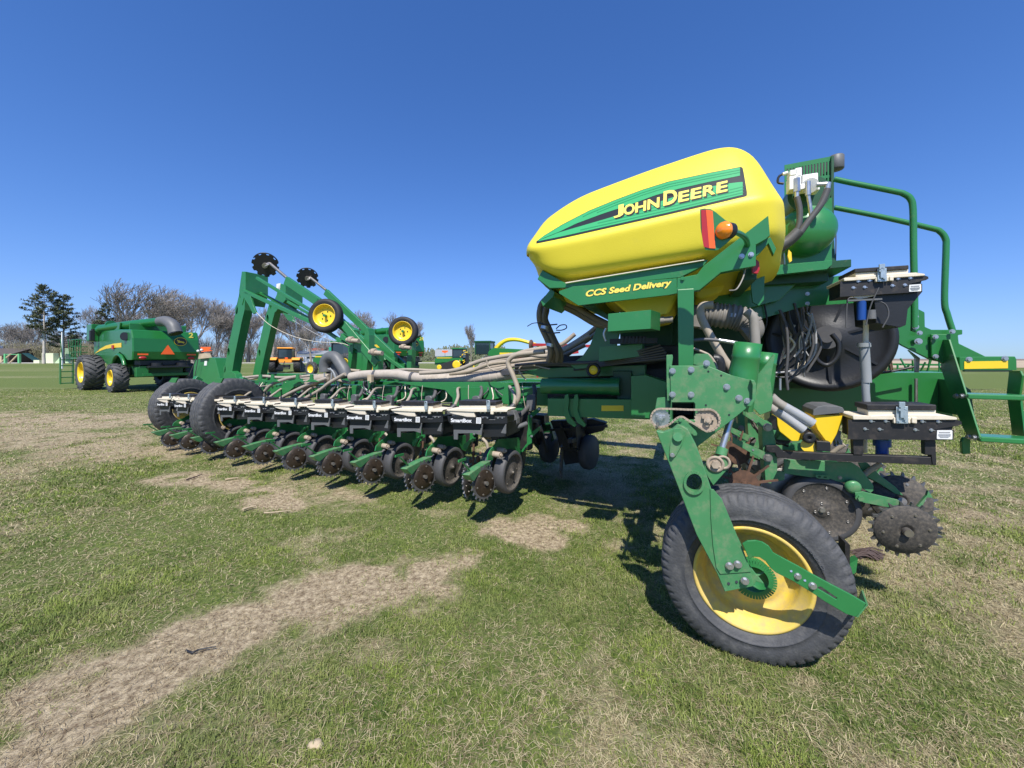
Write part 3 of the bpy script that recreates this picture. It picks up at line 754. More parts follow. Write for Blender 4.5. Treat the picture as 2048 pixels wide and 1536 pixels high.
def smartbox(root, dz=0, f=Z8, s0=2.62, depth=.17, mountbar=True, name='seed_box'):
    b = plate([(755,575),(1455,575),(1482,586),(1484,602),(1465,612),(1300,638),(1330,640),(1432,640),(1432,702),(1330,705),(755,700),(757,640)], s0, .008, f)
    b.prism([P(*f(*p), s0+.01) for p in ((790,576),(1440,576),(1420,640),(1330,690),(790,690))], (0,depth,0))
    bx = part(name, b, M['black'], root, .001)
    fl = MB()
    fl.prism([P(*f(*p), s0-.012) for p in ((785,552),(800,546),(900,550),(1060,540),(1380,545),(1452,560),(1458,570),(1450,576),(790,574))], (0,depth+.04,0))
    fl.prism([P(*f(*p), s0-.002) for p in ((882,512),(1320,514),(1318,548),(884,548))], (0,depth-.02,0))
    for x0, x1, y1 in ((1048,1062,600),(1140,1156,600),(1165,1198,600)):
        fl.prism([P(*f(*p), s0-.018) for p in ((x0,560),(x1,560),(x1,y1),(x0,y1-4))], (0,.02,0))
    part('poly_hopper', fl, M['cream'], bx, .004, seg=2)
    l = plate([(875,478),(1322,480),(1322,513),(877,511)], s0-.012, depth-.0, f)
    part('box_lid', l, M['black'], bx, .003)
    la = plate([(1064,492),(1140,490),(1142,600),(1066,598)], s0-.024, .006, f)
    for (x, y, w, h) in ((1100,478,.026,.03),(1100,528,.014,.06),(1085,512,.01,.012),(1118,545,.01,.05)):
        la.box(P(*f(x,y), s0-.03), (w,.010,h))
    for x, y in ((1080,583),(1122,583),(1080,508),(1124,508)): la.bolt(P(*f(x,y), s0-.024), .0045)
    part('latch', la, M['zincblue'], bx, .001)
    bo = MB()
    for x, y in ((903,583),(996,583),(1230,585),(1332,586),(864,633),(957,635),(1186,638),(1288,640)):
        bo.bolt(P(*f(x,y), s0-.001), .006); bo.beam(P(*f(x,y+2), s0-.002), P(*f(x+25,y+4), s0-.002), .003, .003)
    part('bolt', bo, M['zinc'], bx, 0)
    sm_ = plate([(1326,642),(1420,642),(1424,646),(1424,696),(1420,700),(1328,698),(1324,694)], s0-.003, .0025, f)
    part('warning_sticker', sm_, M['white'], bx, 0)
    tx = MB()
    for y, x0, x1, w in ((655,1340,1410,.006),(668,1335,1415,.002),(674,1335,1414,.002),(681,1338,1412,.002),(687,1345,1400,.0018)):
        tx.beam(P(*f(x0,y), s0-.0045), P(*f(x1,y), s0-.0045), .001, w)
    part('sticker_print', tx, M['greytext'], bx, 0, one=True)
    return bx
smartbox(SU, s0=2.85)
br = plate([(232,742),(300,740),(318,752),(342,776),(740,796),(1322,816),(1322,866),(740,842),(420,828),(360,820),(300,818),(290,786),(232,782)], 2.885, .04, Z8)
plate([(785,696),(850,694),(856,704),(852,800),(792,800)], 2.88, .04, Z8, mb=br)
plate([(1245,704),(1310,704),(1318,712),(1322,866),(1298,864),(1290,800),(1248,800)], 2.88, .04, Z8, mb=br)
br.bolt(P(*Z8(247,768), 2.885), .007)
part('box_mount_frame', br, M['black'], SU, .002)
bt = MB(); a = P(*Z8(973,700), 3.0); b = P(*Z8(973,800), 3.0); bt.cyl(b, a, .030, 24); bt.cyl(a, a+Vector((0,0,-.04)), .042, 24)
part('drop_cup', bt, M['blue'], SU, 0)
d = MB(); d.tube([P(1732, 640, 3.1), P(1730, 760, 3.1), P(1729, 905, 3.1)], .014, 12, k=0); part('drop_pipe', d, M['cream'], SU, 0)
d = MB(); d.tube([P(1728, 688, 3.08), P(1733, 765, 3.08)], .026, 14, k=0); d.tube([P(1730, 760, 3.08), P(1734, 822, 3.08)], .020, 14, k=0)
d.cyl(P(1728,686,3.08), P(1728,694,3.08), .034, 16); part('pipe_sleeve', d, M['greylt'], SU, 0)
d = MB(); d.cyl(P(1738, 684, 3.07), P(1738, 806, 3.07), .005, 8); part('guide_rod', d, M['zinc'], SU, 0)
ct = MB()
for pts in ([(170,425),(230,475),(290,515)], [(262,425),(300,460),(345,490)]):
    ct.tube([P(*Z8(*p), 2.75) for p in pts], .026, 12)
part('feed_hose', ct, M['hosegrey'], SU, 0)
ct = MB()
for pts in ([(285,510),(360,560),(470,640)], [(340,488),(440,545),(530,600)]):
    ct.tube([P(*Z8(*p), 2.80) for p in pts], .029, 14)
part('clear_feed_tube', ct, M['clear'], SU, 0)
# elevated second box
def Zup(x, y):
    # map box outline of the near unit to the raised one behind
    return (1680+(x-755)*(1850-1680)/(1455-755), 563+(y-575)*.245-(x-755)*.017)
SU2 = dup(SU, PL, (.0, .57, 0))
for ch_ in list(SU2.children):
    if ch_.name.split('.')[0] in ('seed_box','box_mount_frame','drop_cup','drop_pipe','pipe_sleeve','guide_rod','feed_hose','clear_feed_tube','mini_hopper','hopper_lid','meter_drive','meter_housing','meter_lever'):
        for g in list(ch_.children): bpy.data.objects.remove(g)
        bpy.data.objects.remove(ch_)
for k in (2, 3): dup(SU2, PL, (0, .57*(k-1), 0))
UB = smartbox(None, f=Zup, s0=2.95, depth=.26, name='raised_seed_box')
ft = MB()
ft.prism([P(*q, 2.98) for q in ((1748,590),(1846,582),(1816,618),(1812,650),(1800,655),(1752,646))], (0,.3,0))
part('box_skirt', ft, M['blackclean'], UB, .002)
ft = MB(); ft.prism([P(*q, 2.965) for q in ((1700,588),(1752,585),(1748,592),(1720,598),(1706,595))], (0,.02,0)); part('hopper_bottom', ft, M['cream'], UB, 0)
ft = MB(); ft.cyl(P(1723,602,2.94), P(1723,640,2.94), .022, 18); part('drop_cup', ft, M['blue'], UB, 0)
ft = MB(); ft.cyl(P(1743,620,2.93), P(1743,638,2.93), .019, 18, r2=.022); ft.box(P(1728,600,2.93), (.16,.02,.01)); part('motor_cap', ft, M['grey'], UB, 0)
ft = MB(); ft.tube([P(1758,575,2.92), P(1742,610,2.92), P(1732,650,2.92)], .0035, 6); ft.tube([P(1745,600,2.93), P(1770,608,2.93), P(1777,630,2.93), P(1765,655,2.93)], .004, 6)
ft.tube([P(1692,655,2.93), P(1695,602,2.93), P(1706,595,2.93)], .004, 6)
part('cable', ft, M['hosedk'], UB, 0)
# ---------- seed tank ----------
def st_px(r, s): X = CA*r+SA*s; Y = -SA*r+CA*s; return CX+F*X/Y, Y
LT = ([1040,1055,1066,1088,1125,1166,1220,1300,1400,1450,1490,1515,1540,1560],[492,478,463,439,410,387,366,336,302,288,286,290,305,326])
LC = ([1035,1100,1200,1300,1400,1500,1530,1580],[496,491,471,447,423,400,394,386])
L1 = ([1035,1062,1086,1112,1200,1300,1410,1500,1580],[503,520,539,546,535,520,503,480,455])
L2 = ([1035,1062,1086,1131,1200,1300,1415,1500,1580],[506,522,545,563,553,537,518,503,488])
def zl(line, r, s): u, Y = st_px(r, s); v = np.interp(u, *line); return H-(v-HY)/F*Y
def sm(x): x = max(0, min(1, x)); return x*x*(3-2*x)
r0, r1, sc_ = -1.06, .585, 3.42
rs_ = [r0, r0+.01, r0+.04, r0+.09]+list(np.linspace(r0+.18, r1-.20, 12))+[r1-.10, r1-.04, r1-.01, r1]
tk = MB(); secs = []
for r in rs_:
    zt = zl(LT, r, 2.88); zc = zl(LC, r, 2.56); z1 = zl(L1, r, 2.60); z2 = zl(L2, r, 2.72)
    e = max(0, 1-(r-r0)/.10)**2*.16+max(0, 1-(r1-r)/.16)**2*.20
    half = [(sc_, zt+.03), (3.10, zt+.028), (2.93, zt+.012), (2.84, zt-.03), (2.72, (zt*.55+zc*.45)), (2.60, zc+.06), (2.56, zc+.01), (2.575, zc-.04), (2.60, z1+.05), (2.62, z1+.0), (2.70, z2+.0), (2.80, z2-.03), (3.0, z2-.16)]
    zm = (zt+z2)/2; k = 1-sm(1-(r1-r)/.16)*.10-sm(1-(r-r0)/.08)*.0
    pts = []
    for s, z in half:
        s2 = s+(e if s < 3.0 else e*.3); z_ = zm+(z-zm)*k
        rr = r+(zc-z)*.11*sm(1-(r1-r)/.5)
        pts.append(Vector((rr, s2, z_)))
    far = [Vector((p.x, 2*sc_-p.y, p.z)) for p in pts[1:]][::-1]
    secs.append(pts+far)
n = len(secs[0])
for q in secs: tk.v += q
for i in range(len(secs)-1):
    for j in range(n): a = i*n+j; b = i*n+(j+1) % n; tk.f.append([a, b, b+n, a+n]); tk.m.append(0); tk.sm.append(True)
for q, base, fl in ((secs[0], 0, 0), (secs[-1], (len(secs)-1)*n, 1)):
    c = Vector((0,0,0))
    for p in q: c += p
    c /= n; ci = len(tk.v); tk.v.append(c+Vector((.03*(1 if fl else -1)*.2, 0, 0)))
    for j in range(n):
        a = base+j; b = base+(j+1) % n
        tk.f.append([ci, a, b] if fl else [ci, b, a]); tk.m.append(0); tk.sm.append(True)
tank = obj('seed_tank', tk, M['yellow'], PL, 0, fixn=True)
ss = tank.modifiers.new('round', 'SUBSURF'); ss.levels = 2; ss.render_levels = 2
from mathutils.bvhtree import BVHTree
bpy.context.view_layer.update()
dg = bpy.context.evaluated_depsgraph_get(); te = tank.evaluated_get(dg); tm = te.to_mesh()
off_t = ORIG[tank]
bvh = BVHTree.FromPolygons([v.co+off_t for v in tm.vertices], [tuple(p.vertices) for p in tm.polygons]); te.to_mesh_clear()
def onto(u, v, off=.002):
    a = P(u, v, 1.0); o = Vector((0, 0, H))       # the viewing ray in machine axes
    d = (a-o).normalized(); hit = bvh.ray_cast(o, d)
    if hit[0] is None: print('miss', u, v); return P(u, v, 2.8)
    nn = hit[1] if hit[1].dot(d) < 0 else -hit[1]
    return hit[0]+nn*off
def interp(c, x): xs_, ys_ = zip(*c); return float(np.interp(x, xs_, ys_))
def strip(top, bot, off, nx=70, ny=5, xa=None, xb=None):
    mb = MB(); xa = max(top[0][0], bot[0][0]) if xa is None else xa; xb = min(top[-1][0], bot[-1][0]) if xb is None else xb
    for i in range(nx+1):
        x = xa+(xb-xa)*i/nx; yt = interp(top, x); yb = interp(bot, x)
        for j in range(ny+1): mb.v.append(onto(*Z5(x, yt+(yb-yt)*j/ny), off))
    for i in range(nx):
        for j in range(ny): a = i*(ny+1)+j; mb.f.append([a, a+1, a+ny+2, a+ny+1]); mb.m.append(0); mb.sm.append(True)
    return mb
TOPC = [(172,866),(185,858),(200,846),(260,800),(400,715),(600,612),(800,530),(1000,455),(1200,392),(1500,328),(1750,280),(1764,284),(1797,497)]
BOTC = [(172,868),(400,822),(800,732),(1200,642),(1600,548),(1785,504),(1797,499)]
def shift(c, d): return [(x, y+d) for x, y in c]
TOP2 = [p for p in TOPC if p[0] < 1751]
part('decal_border', strip(TOP2, BOTC, .0015, xa=200, xb=1748), M['blacktext'], tank, 0)
part('decal_border_end', strip([(1748,281),(1764,286),(1770,310),(1797,470)], [(1748,514),(1790,503),(1797,498)], .0015, 6, 5), M['blacktext'], tank, 0)
MIDT = [(370,778),(500,715),(700,640),(900,575),(1100,500),(1300,445),(1500,400),(1750,350)]
MIDB = [(370,778),(500,740),(700,682),(900,622),(1100,555),(1300,490),(1500,435),(1620,410),(1750,395)]
part('decal_green_upper', strip(shift(TOP2, 5), shift([(190,855),(260,822)]+MIDT, -2), .0028, xa=212, xb=1744, ny=3), M['decalg'], tank, 0)
part('decal_green_lower', strip(shift([(190,850),(260,822)]+MIDB, 2), shift(BOTC, -14), .0029, xa=212, xb=1765, ny=3), M['decalg'], tank, 0)
for dt, c in ((22,TOP2),(40,TOP2)):
    part('decal_pinstripe', strip(shift(c, dt), shift(c, dt+6), .0036, xa=420+dt*6, xb=1744, ny=1), M['decalg2'], tank, 0)
for dt in (-34,-56,-78):
    part('decal_pinstripe', strip(shift(BOTC, dt), shift(BOTC, dt+7), .0036, xa=330-dt*6, xb=1770, ny=1), M['decalg2'], tank, 0)
LET = [('J',800,862,672,92),('O',862,946,656,80),('H',950,1032,634,76),('N',1042,1133,612,78),('D',1163,1268,582,110),('E',1277,1357,556,80),('E',1370,1450,534,80),('R',1462,1556,512,80),('E',1565,1648,489,82)]
for (dx, dy, off, mt, bd, nm) in ((9,9,.0048,'blacktext',.035,'lettering_shadow'),(0,0,.0062,'decaly',.03,'lettering')):
    tt = MB()
    for ch_, xa, xb, yb, h in LET:
        def fn(x, y, xa=xa, xb=xb, yb=yb, h=h, hook=(ch_ == 'J')):
            xx = xa-(14 if hook else 0)+(xb-xa+(14 if hook else 0))*x
            return onto(*Z5(xx+dx+y*3, yb-(xx-xa)*.225-h*y+dy), off)
        text_on(tt, ch_, fn, bd)
    part(nm, tt, M[mt], tank, 0, one=True)
# hopper below the tank
hp = MB()
top = [(700,1180),(1500,1090),(1640,1200),(1640,1300)]
hp.prism([P(*Z5(*p), 2.85) for p in ((720,1250),(1290,1235),(1200,1395),(1090,1420),(900,1400))], (0,.9,0))
hp.prism([P(*Z5(*p), 3.05) for p in ((1400,1180),(1560,1100),(1640,1170),(1590,1240),(1450,1290),(1400,1270))], (0,.7,0))
part('tank_hopper', hp, M['yellow'], PL, .03, seg=3)

# ---------- tank frame ----------
fr = plate([(245,1062),(330,1110),(420,1160),(1475,984),(1506,984),(1470,1030),(1290,1120),(480,1196),(300,1200),(208,1130)], 2.665, .04, Z5)
part('tank_cradle', fr, M['green'], bev=.003)
fr = plate([(420,1156),(1472,982),(1474,988),(422,1163)], 2.64, .02, Z5); part('cradle_edge_strip', fr, M['cream'], bev=0)
fr = plate([(372,1222),(476,1186),(1266,1124),(1266,1238),(1210,1250),(516,1330),(372,1240)], 2.62, .03, Z5); part('name_panel', fr, M['green'], bev=.002)
for bd, off, mt, nm in ((.085,-.0015,'blacktext','panel_lettering_outline'),(.042,-.003,'decaly','panel_lettering')):
    tt = MB()
    text_on(tt, 'CCS Seed Delivery', lambda x, y: P(*Z5(565+(1215-565)*x+y*16, 1282-(1215-565)*x*.132-66*y+(8 if y < -.1 else 0)), 2.62+off), bd)
    part(nm, tt, M[mt], PL, 0, one=True)
fr = plate([(1268,1124),(1420,1095),(1470,1030),(1960,648),(1972,800),(1940,830),(1866,872),(1866,1030),(1700,1062),(1600,1082),(1440,1214),(1266,1240)], 2.49, .05, Z5)
for x, y in ((1309,1130),(1283,1206),(1352,1195)): fr.bolt(P(*Z5(x,y), 2.49), .010)
part('diagonal_beam', fr, M['green'], bev=.003)
fr = plate([(1866,860),(1975,812),(2020,900),(2000,950),(1960,860),(1900,930),(1866,960)], 2.53, .04, Z5); part('beam_gusset', fr, M['green'], bev=.002)
fr = plate([(207,1130),(300,1200),(340,1230),(330,1262),(250,1340),(232,1300),(300,1215)], 2.75, .5, Z5); part('cross_member', fr, M['green'], bev=.003)
fr = plate([(300,1205),(480,1190),(760,1420),(740,1440)], 2.95, .04, Z5); part('inner_frame', fr, M['darkgreen'], bev=.002)
# post
ps = MB(); ps.prism([P(1355,578,2.37), P(1388,576,2.37), P(1387,738,2.37), P(1357,738,2.37)], (0,.10,0)); part('frame_post', ps, M['green'], bev=.006, seg=2)
# frame depth members
dm = MB()
for u, v in ((1372,590),(1180,600),(1500,545)):
    p = P(u, v, 2.68); dm.beam(p, p+Vector((0,1.5,0)), .07, .09, (1,0,0))
part('cross_tube', dm, M['darkgreen'], bev=.003)
# ---------- lamp and reflectors ----------
lb = plate([(1442,600),(1475,594),(1522,600),(1560,622),(1640,688),(1672,698),(1680,720),(1680,825),(1640,862),(1582,908),(1560,912),(1482,908),(1462,840),(1446,740)], 2.07, .006, Z5)
lp_ = part('lamp_bracket', lb, M['green'], bev=.001)
part('reflector', plate([(1450,606),(1484,604),(1512,896),(1470,886),(1456,800)], 2.066, .003, Z5), M['redref'], lp_, 0, label='dark red vertical reflector strip')
part('reflector', plate([(1486,603),(1537,614),(1558,898),(1512,896)], 2.066, .003, Z5), M['orange'], lp_, 0, label='orange vertical reflector strip')
am = MB(); c = P(*Z5(1625,762), 2.06)
am.lathe(c, (-.75,-.65,.05), [(-.012,.038),(.0,.041),(.008,.041),(.010,.037),(.020,.035),(.022,.030),(.030,.023),(.034,.012),(.035,0)], 36)
part('amber_lamp', am, M['amber'], lp_, 0)
am = MB(); am.lathe(c+Vector((.022,.018,0)), (.75,.65,-.05), [(-.02,.038),(.01,.038),(.025,.026),(.025,0)], 24); part('lamp_back', am, M['blackclean'], lp_, 0)
lb = MB()
for x, y in ((1650,725),(1648,812)): lb.bolt(P(*Z5(x,y), 2.07), .005)
part('bolt', lb, M['zinc'], lp_, 0)
ar = MB(); ar.tube([P(*Z5(1678,772), 2.10), P(*Z5(1730,780), 2.22), P(*Z5(1785,820), 2.38), P(*Z5(1802,880), 2.50), P(*Z5(1798,960), 2.52)], .0145, 14)
part('lamp_arm', ar, M['green'], bev=0)
ar = MB()
for y0, y1, r in ((895,925,.026),(925,980,.021),(980,1010,.025)): ar.cyl(P(*Z5(1797,y0), 2.53), P(*Z5(1793,y1), 2.53), r, 20)
ar.tube([P(*Z5(1760,958), 2.50), P(*Z5(1835,945), 2.50)], .005, 8, k=0)
part('arm_clamp', ar, M['green'], bev=0)
ar = MB()
for x, y in ((1757,958),(1828,945)): ar.bolt(P(*Z5(x,y), 2.49), .010)
part('bolt', ar, M['zinc'], bev=0)
ar = MB(); ar.tube([P(*Z5(1790,1015), 2.52), P(*Z5(1780,1080), 2.52), P(*Z5(1755,1150), 2.50), P(*Z5(1715,1210), 2.48), P(*Z5(1665,1218), 2.5)], .004, 8); part('lamp_wire', ar, M['hosegrey'], bev=0)
rr = MB(); rr.prism([P(*Z5(*p), 2.60) for p in ((1835,1020),(1868,980),(1890,1000),(1895,1060),(1880,1090),(1838,1085))], (0,.02,0)); part('small_reflector', rr, M['redref'], bev=.002)
# ---------- control box, hoses below the tank ----------
gb = MB(); gb.prism([P(*Z6(*p), 2.48) for p in ((790,320),(1105,290),(1102,430),(787,450))], (.045,.2,0)); part('control_box', gb, M['green'], bev=.002)
gb = MB(); gb.prism([P(*Z6(*p), 3.3) for p in ((725,560),(1040,540),(1040,630),(722,670))], (0,.2,0)); part('lower_control_box', gb, M['green'], bev=.002)
gb = MB(); gb.cyl(P(*Z6(1160,370), 2.85), P(*Z6(1200,365), 2.85), .026, 16); gb.cyl(P(*Z6(1200,366), 2.85), P(*Z6(1265,360), 2.85), .022, 16); part('tube_stub', gb, M['hosegrey'], bev=0)
gb = MB(); gb.tube([P(*Z6(775,425), 2.8), P(*Z6(760,470), 2.8), P(*Z6(775,520), 2.8)], .008, 8); part('small_hose', gb, M['zinc'], bev=0)
mf = MB()
for i in range(7): mf.cyl(P(*Z6(900+i*26,485), 3.1), P(*Z6(900+i*26,535), 3.1), .014, 10)
mf.box(P(*Z6(975,520), 3.12), (.35,.06,.04)); part('manifold', mf, M['blackclean'], bev=0)
for k, (dx, dy, ds) in enumerate(((0,0,0),(14,16,.06),(30,30,.02),(-4,22,.12),(46,44,.08),(20,-8,.14))):
    h_ = MB(); h_.tube([P(*Z6(x, y), 3.15+ds+q) for x, y, q in ((800,400+dy*.4,0),(690,350+dy,0),(560,275+dy,0),(440,225+dy*.9,0),(350,205+dy,0),(298+dx,255+dy,0),(288+dx,330+dy*.6,0),(305+dx*1.2,420,.05),(350+dx*1.2,520,.1),(372+dx*1.6,600,.15),(360+dx*1.9,665,.25))], .0215, 10)
    part('seed_supply_hose', h_, M['hosebrown_shade'], bev=0)
ti = MB()
for y, x0, x1 in ((200,368,400),(395,285,420),(455,310,440)): ti.tube([P(*Z6(x0,y-6), 2.90), P(*Z6((x0+x1)/2,y+6), 2.88), P(*Z6(x1,y+2), 2.90)], .006, 6)
ti.tube([P(*Z6(200,412), 2.9), P(*Z6(240,390), 2.9), P(*Z6(300,385), 2.9)], .0035, 6)
ti.tube([P(*Z6(410,430), 2.9), P(*Z6(440,405), 2.9), P(*Z6(480,402), 2.9), P(*Z6(485,425), 2.9), P(*Z6(450,440), 2.9), P(*Z6(410,440), 2.9)], .0045, 6)
part('strap', ti, M['blackclean'], bev=0)
def hz(pts, r, m='hose', s=None, n=10, name='seed_hose', **k):
    h_ = MB(); h_.tube([P(*p) if len(p) == 3 else P(*p, s) for p in pts], r, n, **k); return part(name, h_, M[m], bev=0)
hz([(1106,700,3.3),(1089,703),(1059,706),(1032,710),(1018,720),(1017,731),(1025,748),(1034,772),(1037,790),(1033,804),(1022,816)][1:], .024, s=3.45)
for i, pts in enumerate([[(1180,672),(1130,700),(1090,712),(1050,708),(1010,712),(960,722),(920,738),(880,744),(840,746)],
    [(1170,690),(1120,712),(1080,716),(1030,722),(980,728),(940,742),(900,748)],
    [(1165,680),(1110,716),(1060,725),(1010,735),(970,742),(930,746),(880,750)],
    [(1085,716),(1040,712),(1000,716),(965,728),(955,742),(948,760)],
    [(1100,708),(1050,722),(1000,732),(950,738),(900,742),(850,741),(820,740)],
    [(1190,664),(1150,690),(1110,706),(1070,728),(1040,722),(1000,718)],
    [(1060,712),(1080,726),(1110,735),(1150,728)],[(990,718),(1020,722),(1060,735),(1090,742)]]):
    hz(pts, .025, s=4.0+.12*i)
hz([(973,720),(978,735),(995,741),(1015,733),(1020,727)], .007, s=3.9, name='air_line'); hz([(1052,760),(1040,745),(1040,735),(1055,728),(1085,735),(1100,738)], .007, s=3.6, name='air_line')
for i in range(6):
    v = 736+i*1.6; hz([(1320+i*4,690+i*5,3.2),(1240,712+i*3,3.4),(1150,v-4,3.7),(1080,v,3.9),(1000,v+6,4.1)], .008, 'hosedk', name='hydraulic_hose')
d_ = MB(); d_.tube([P(u, v, 4.15) for u, v in ((702,754),(730,750),(790,749),(830,755),(890,758),(940,757),(985,753),(1024,747))], lambda t: .066+(.004*(1 if int(t*260) % 2 else -1) if t > .45 else 0), 18, k=40)
part('air_duct', d_, M['duct'], bev=0)
for u, v in ((752,750),(826,755)):
    d_ = MB(); a = P(u, v, 4.15); d_.cyl(a-Vector((.02,0,0)), a+Vector((.02,0,-.003)), .074, 22); part('duct_clamp', d_, M['hosedk'], bev=0)
d_ = MB(); d_.tube([P(u, v, 4.2) for u, v in ((660,757),(640,757),(620,768),(610,775))], .07, 16); part('air_duct', d_, M['hose'], bev=0)
# big corrugated duct under the tank, right
d_ = MB(); d_.tube([P(*Z6(*p), 2.95) for p in ((1440,420),(1455,340),(1520,320),(1620,335),(1720,345),(1800,380),(1830,440),(1780,470))], lambda t: .080+(.0045*(1 if int(t*44) % 2 else -1) if .18 < t < .78 else 0), 20, k=26)
part('corrugated_duct', d_, M['ductdk'], bev=0)
hz([(*Z6(1560,255),), (*Z6(1480,265),), (*Z6(1468,330),), (*Z6(1500,410),), (*Z6(1560,520),), (*Z6(1630,640),), (*Z6(1700,740),)], .025, s=2.72)
hz([Z6(1800,300), Z6(1850,350), Z6(1862,440), Z6(1868,560)], .028, 'hosegrey', s=2.8)
hz([Z6(1415,515), Z6(1500,508), Z6(1610,515)], .010, 'hosedk', s=2.4, name='hydraulic_hose'); hz([Z6(1600,513), Z6(1735,535)], .011, 'zinc', s=2.4, name='hose_fitting', k=0)
hz([Z6(1415,575), Z6(1470,595), Z6(1530,625), Z6(1570,680), Z6(1590,740)], .008, 'hose', s=2.5, name='air_line')
d_ = MB(); d_.tube([P(*Z6(*p), 2.7) for p in ((1560,650),(1595,655),(1608,690),(1608,740))], .032, 12); part('black_elbow', d_, M['blackclean'], bev=0)

# ---------- central frame (folding joint) ----------
def rbeam(name, u0, v0, v1, u1, w0, w1, s, th, m='green', bev=.004):
    return part(name, plate([(u0,v0),(u1,w0),(u1,w1),(u0,v1)], s, th), M[m], bev=bev)
rbeam('wing_frame_tube', 1095, 797, 832, 1318, 800, 840, 3.45, .25, 'green')
part('name_plate', plate([(1203,811),(1247,811),(1247,822),(1203,822)], 3.446, .003), M['yellowp'], bev=0)
cyb = MB(); cyb.cyl(P(1085,772,3.55), P(1222,773,3.55), .075, 28); cyb.cyl(P(1222,773,3.55), P(1240,773,3.55), .082, 28); part('fold_cylinder', cyb, M['green'], bev=0)
part('upper_frame_tube', plate([(1040,744),(1090,736),(1290,730),(1290,750),(1090,756)], 3.7, .2), M['green'], bev=.004)
part('frame_box', plate([(1262,752),(1292,750),(1350,770),(1350,842),(1262,834)], 3.3, .2), M['green'], bev=.004)
part('hinge_arm', plate([(1212,640),(1195,650),(1180,690),(1165,712),(1140,730),(1150,738),(1200,735),(1230,700),(1240,660)], 3.6, .06), M['green'], bev=.004)
cl_ = MB()
for u in (1133, 1152):
    plate([(u-3,790),(u+3,788),(u+5,800),(u+3,820),(u+8,835),(u+20,850),(u+16,854),(u+2,845),(u-5,830),(u-6,805)], 3.42, .03, mb=cl_)
part('tube_clamp', cl_, M['green'], bev=.001)
sw = MB(); c = P(1188,740,3.4); sw.lathe(c, (-.2,-1,0), [(0,.062),(.03,.062),(.034,.05),(.02,.045),(.02,0)], 32); part('meter_gauge', sw, M['blackclean'], bev=0)
sw = MB(); sw.lathe(c+Vector((0,-.024,0)), (-.2,-1,0), [(0,.040),(.006,.038),(.008,0)], 24); part('gauge_face', sw, M['yellowp'], bev=0)
# walkway beam at the back with its parts
part('main_frame_beam', plate([(1540,746),(1600,745),(1900,745),(1906,760),(1906,852),(1540,848)], 4.75, .3), M['greenplain'], bev=.006)
part('beam_end_cap', plate([(1912,760),(1942,780),(1950,832),(1912,830)], 4.5, .3), M['darkgreen'], bev=.004)
part('deck_beam', plate([(1480,575),(1500,560),(1640,556),(1708,548),(1708,606),(1610,612),(1480,650)], 3.46, .04), M['green'], bev=.004)
part('deck_rail', plate([(1508,534),(1665,520),(1664,530),(1655,538),(1530,552),(1524,572),(1508,575)], 3.15, .05), M['green'], bev=.003)
part('deck_channel', plate([(1520,552),(1656,538),(1658,562),(1520,570)], 3.3, .9), M['darkgreen'], bev=.003)
part('gusset_plate', plate([(1398,562),(1600,545),(1600,560),(1560,600),(1480,620),(1430,605)], 3.36, .03), M['green'], bev=.003)
bl = MB()
for x, y in ((418,882),(327,910)): bl.bolt(P(*Z7(x,y), 3.14 if x > 400 else 3.36), .012)
for x, y in ((720,943),(720,1003)): bl.bolt(P(*Z7(x,y), 3.46), .010)
part('bolt', bl, M['zinc'], bev=0)
part('rail_bracket', plate([(1502,575),(1506,530),(1530,532),(1528,600),(1518,612),(1505,604)], 3.05, .02), M['green'], bev=.002)
# grate
hol = []
for row, (ya, yb) in enumerate(((.07,.27),(.31,.47),(.51,.66))):
    for i in range(15):
        x0 = .045+i*.063; hol.append([(x0,ya),(x0+.032,ya),(x0+.032,yb),(x0,yb)])
def gq(x, y): return (1569+(1665-1569)*x, 330+y*(452-330)*1.0-(x*(18-y*14)))
gr = MB(); gr.prism([P(*gq(*p), 3.9) for p in ((0,0),(1,0),(1,.98),(0,.98))], (0,.006,0), 0, [[P(*gq(*p), 3.9) for p in h] for h in hol])
part('guard_grate', gr, M['green'], bev=0)
part('grate_edge', plate([(1663,312),(1668,312),(1668,470),(1671,530),(1664,530),(1662,440)], 3.88, .05), M['darkgreen'], bev=0)
part('grate_dark_back', plate([(1571,335),(1664,318),(1664,470),(1571,480)], 4.1, .02), M['black'], bev=0)  # black sheet gives the grate slots their shade by colour
part('tank_cover', plate([(1570,410),(1600,405),(1664,395),(1665,440),(1575,450)], 3.80, .05), M['green'], bev=.004)
gd = MB(); c = P(1672, 326, 4.0); gd.lathe(c, (0,0,1), [(-.06,0),(-.058,.048),(-.05,.054),(.05,.054),(.058,.048),(.06,0)], 24); part('beacon_cap', gd, M['grey'], bev=0)
ht = MB(); c = P(1614, 462, 3.45)
ht.lathe(c, (0,-1,0), [(-1.0,0),(-.95,.15),(-.1,.178),(0,.178),(.05,.168),(.085,.142),(.11,.095),(.125,.045),(.127,0)], 48); part('oil_tank', ht, M['green'], bev=0)
part('tank_saddle', plate([(1570,505),(1580,480),(1600,510),(1640,505),(1655,470),(1664,472),(1664,528),(1572,534)], 3.5, .05), M['green'], bev=.003)
pm = MB()
for x, y, w, h, s in ((625,215,34,30,0),(655,215,30,52,0),(635,275,55,75,0),(725,265,70,75,0),(690,300,40,30,-.02),(770,300,20,40,0)):
    pm.box(P(*Z7(x,y), 3.3+s), (w/3.066*3.0/770, .09, h/3.066*3.0/770))
pm.cyl(P(*Z7(735,280), 3.24), P(*Z7(735,280), 3.4), .05, 16)
part('pump_block', pm, M['white'], bev=.004, one=True)
pm = MB(); c = P(*Z7(730,330), 3.4); pm.cyl(c, c+Vector((0,.2,0)), .13, 30); part('pump_flange', pm, M['darkgreen'], bev=0)
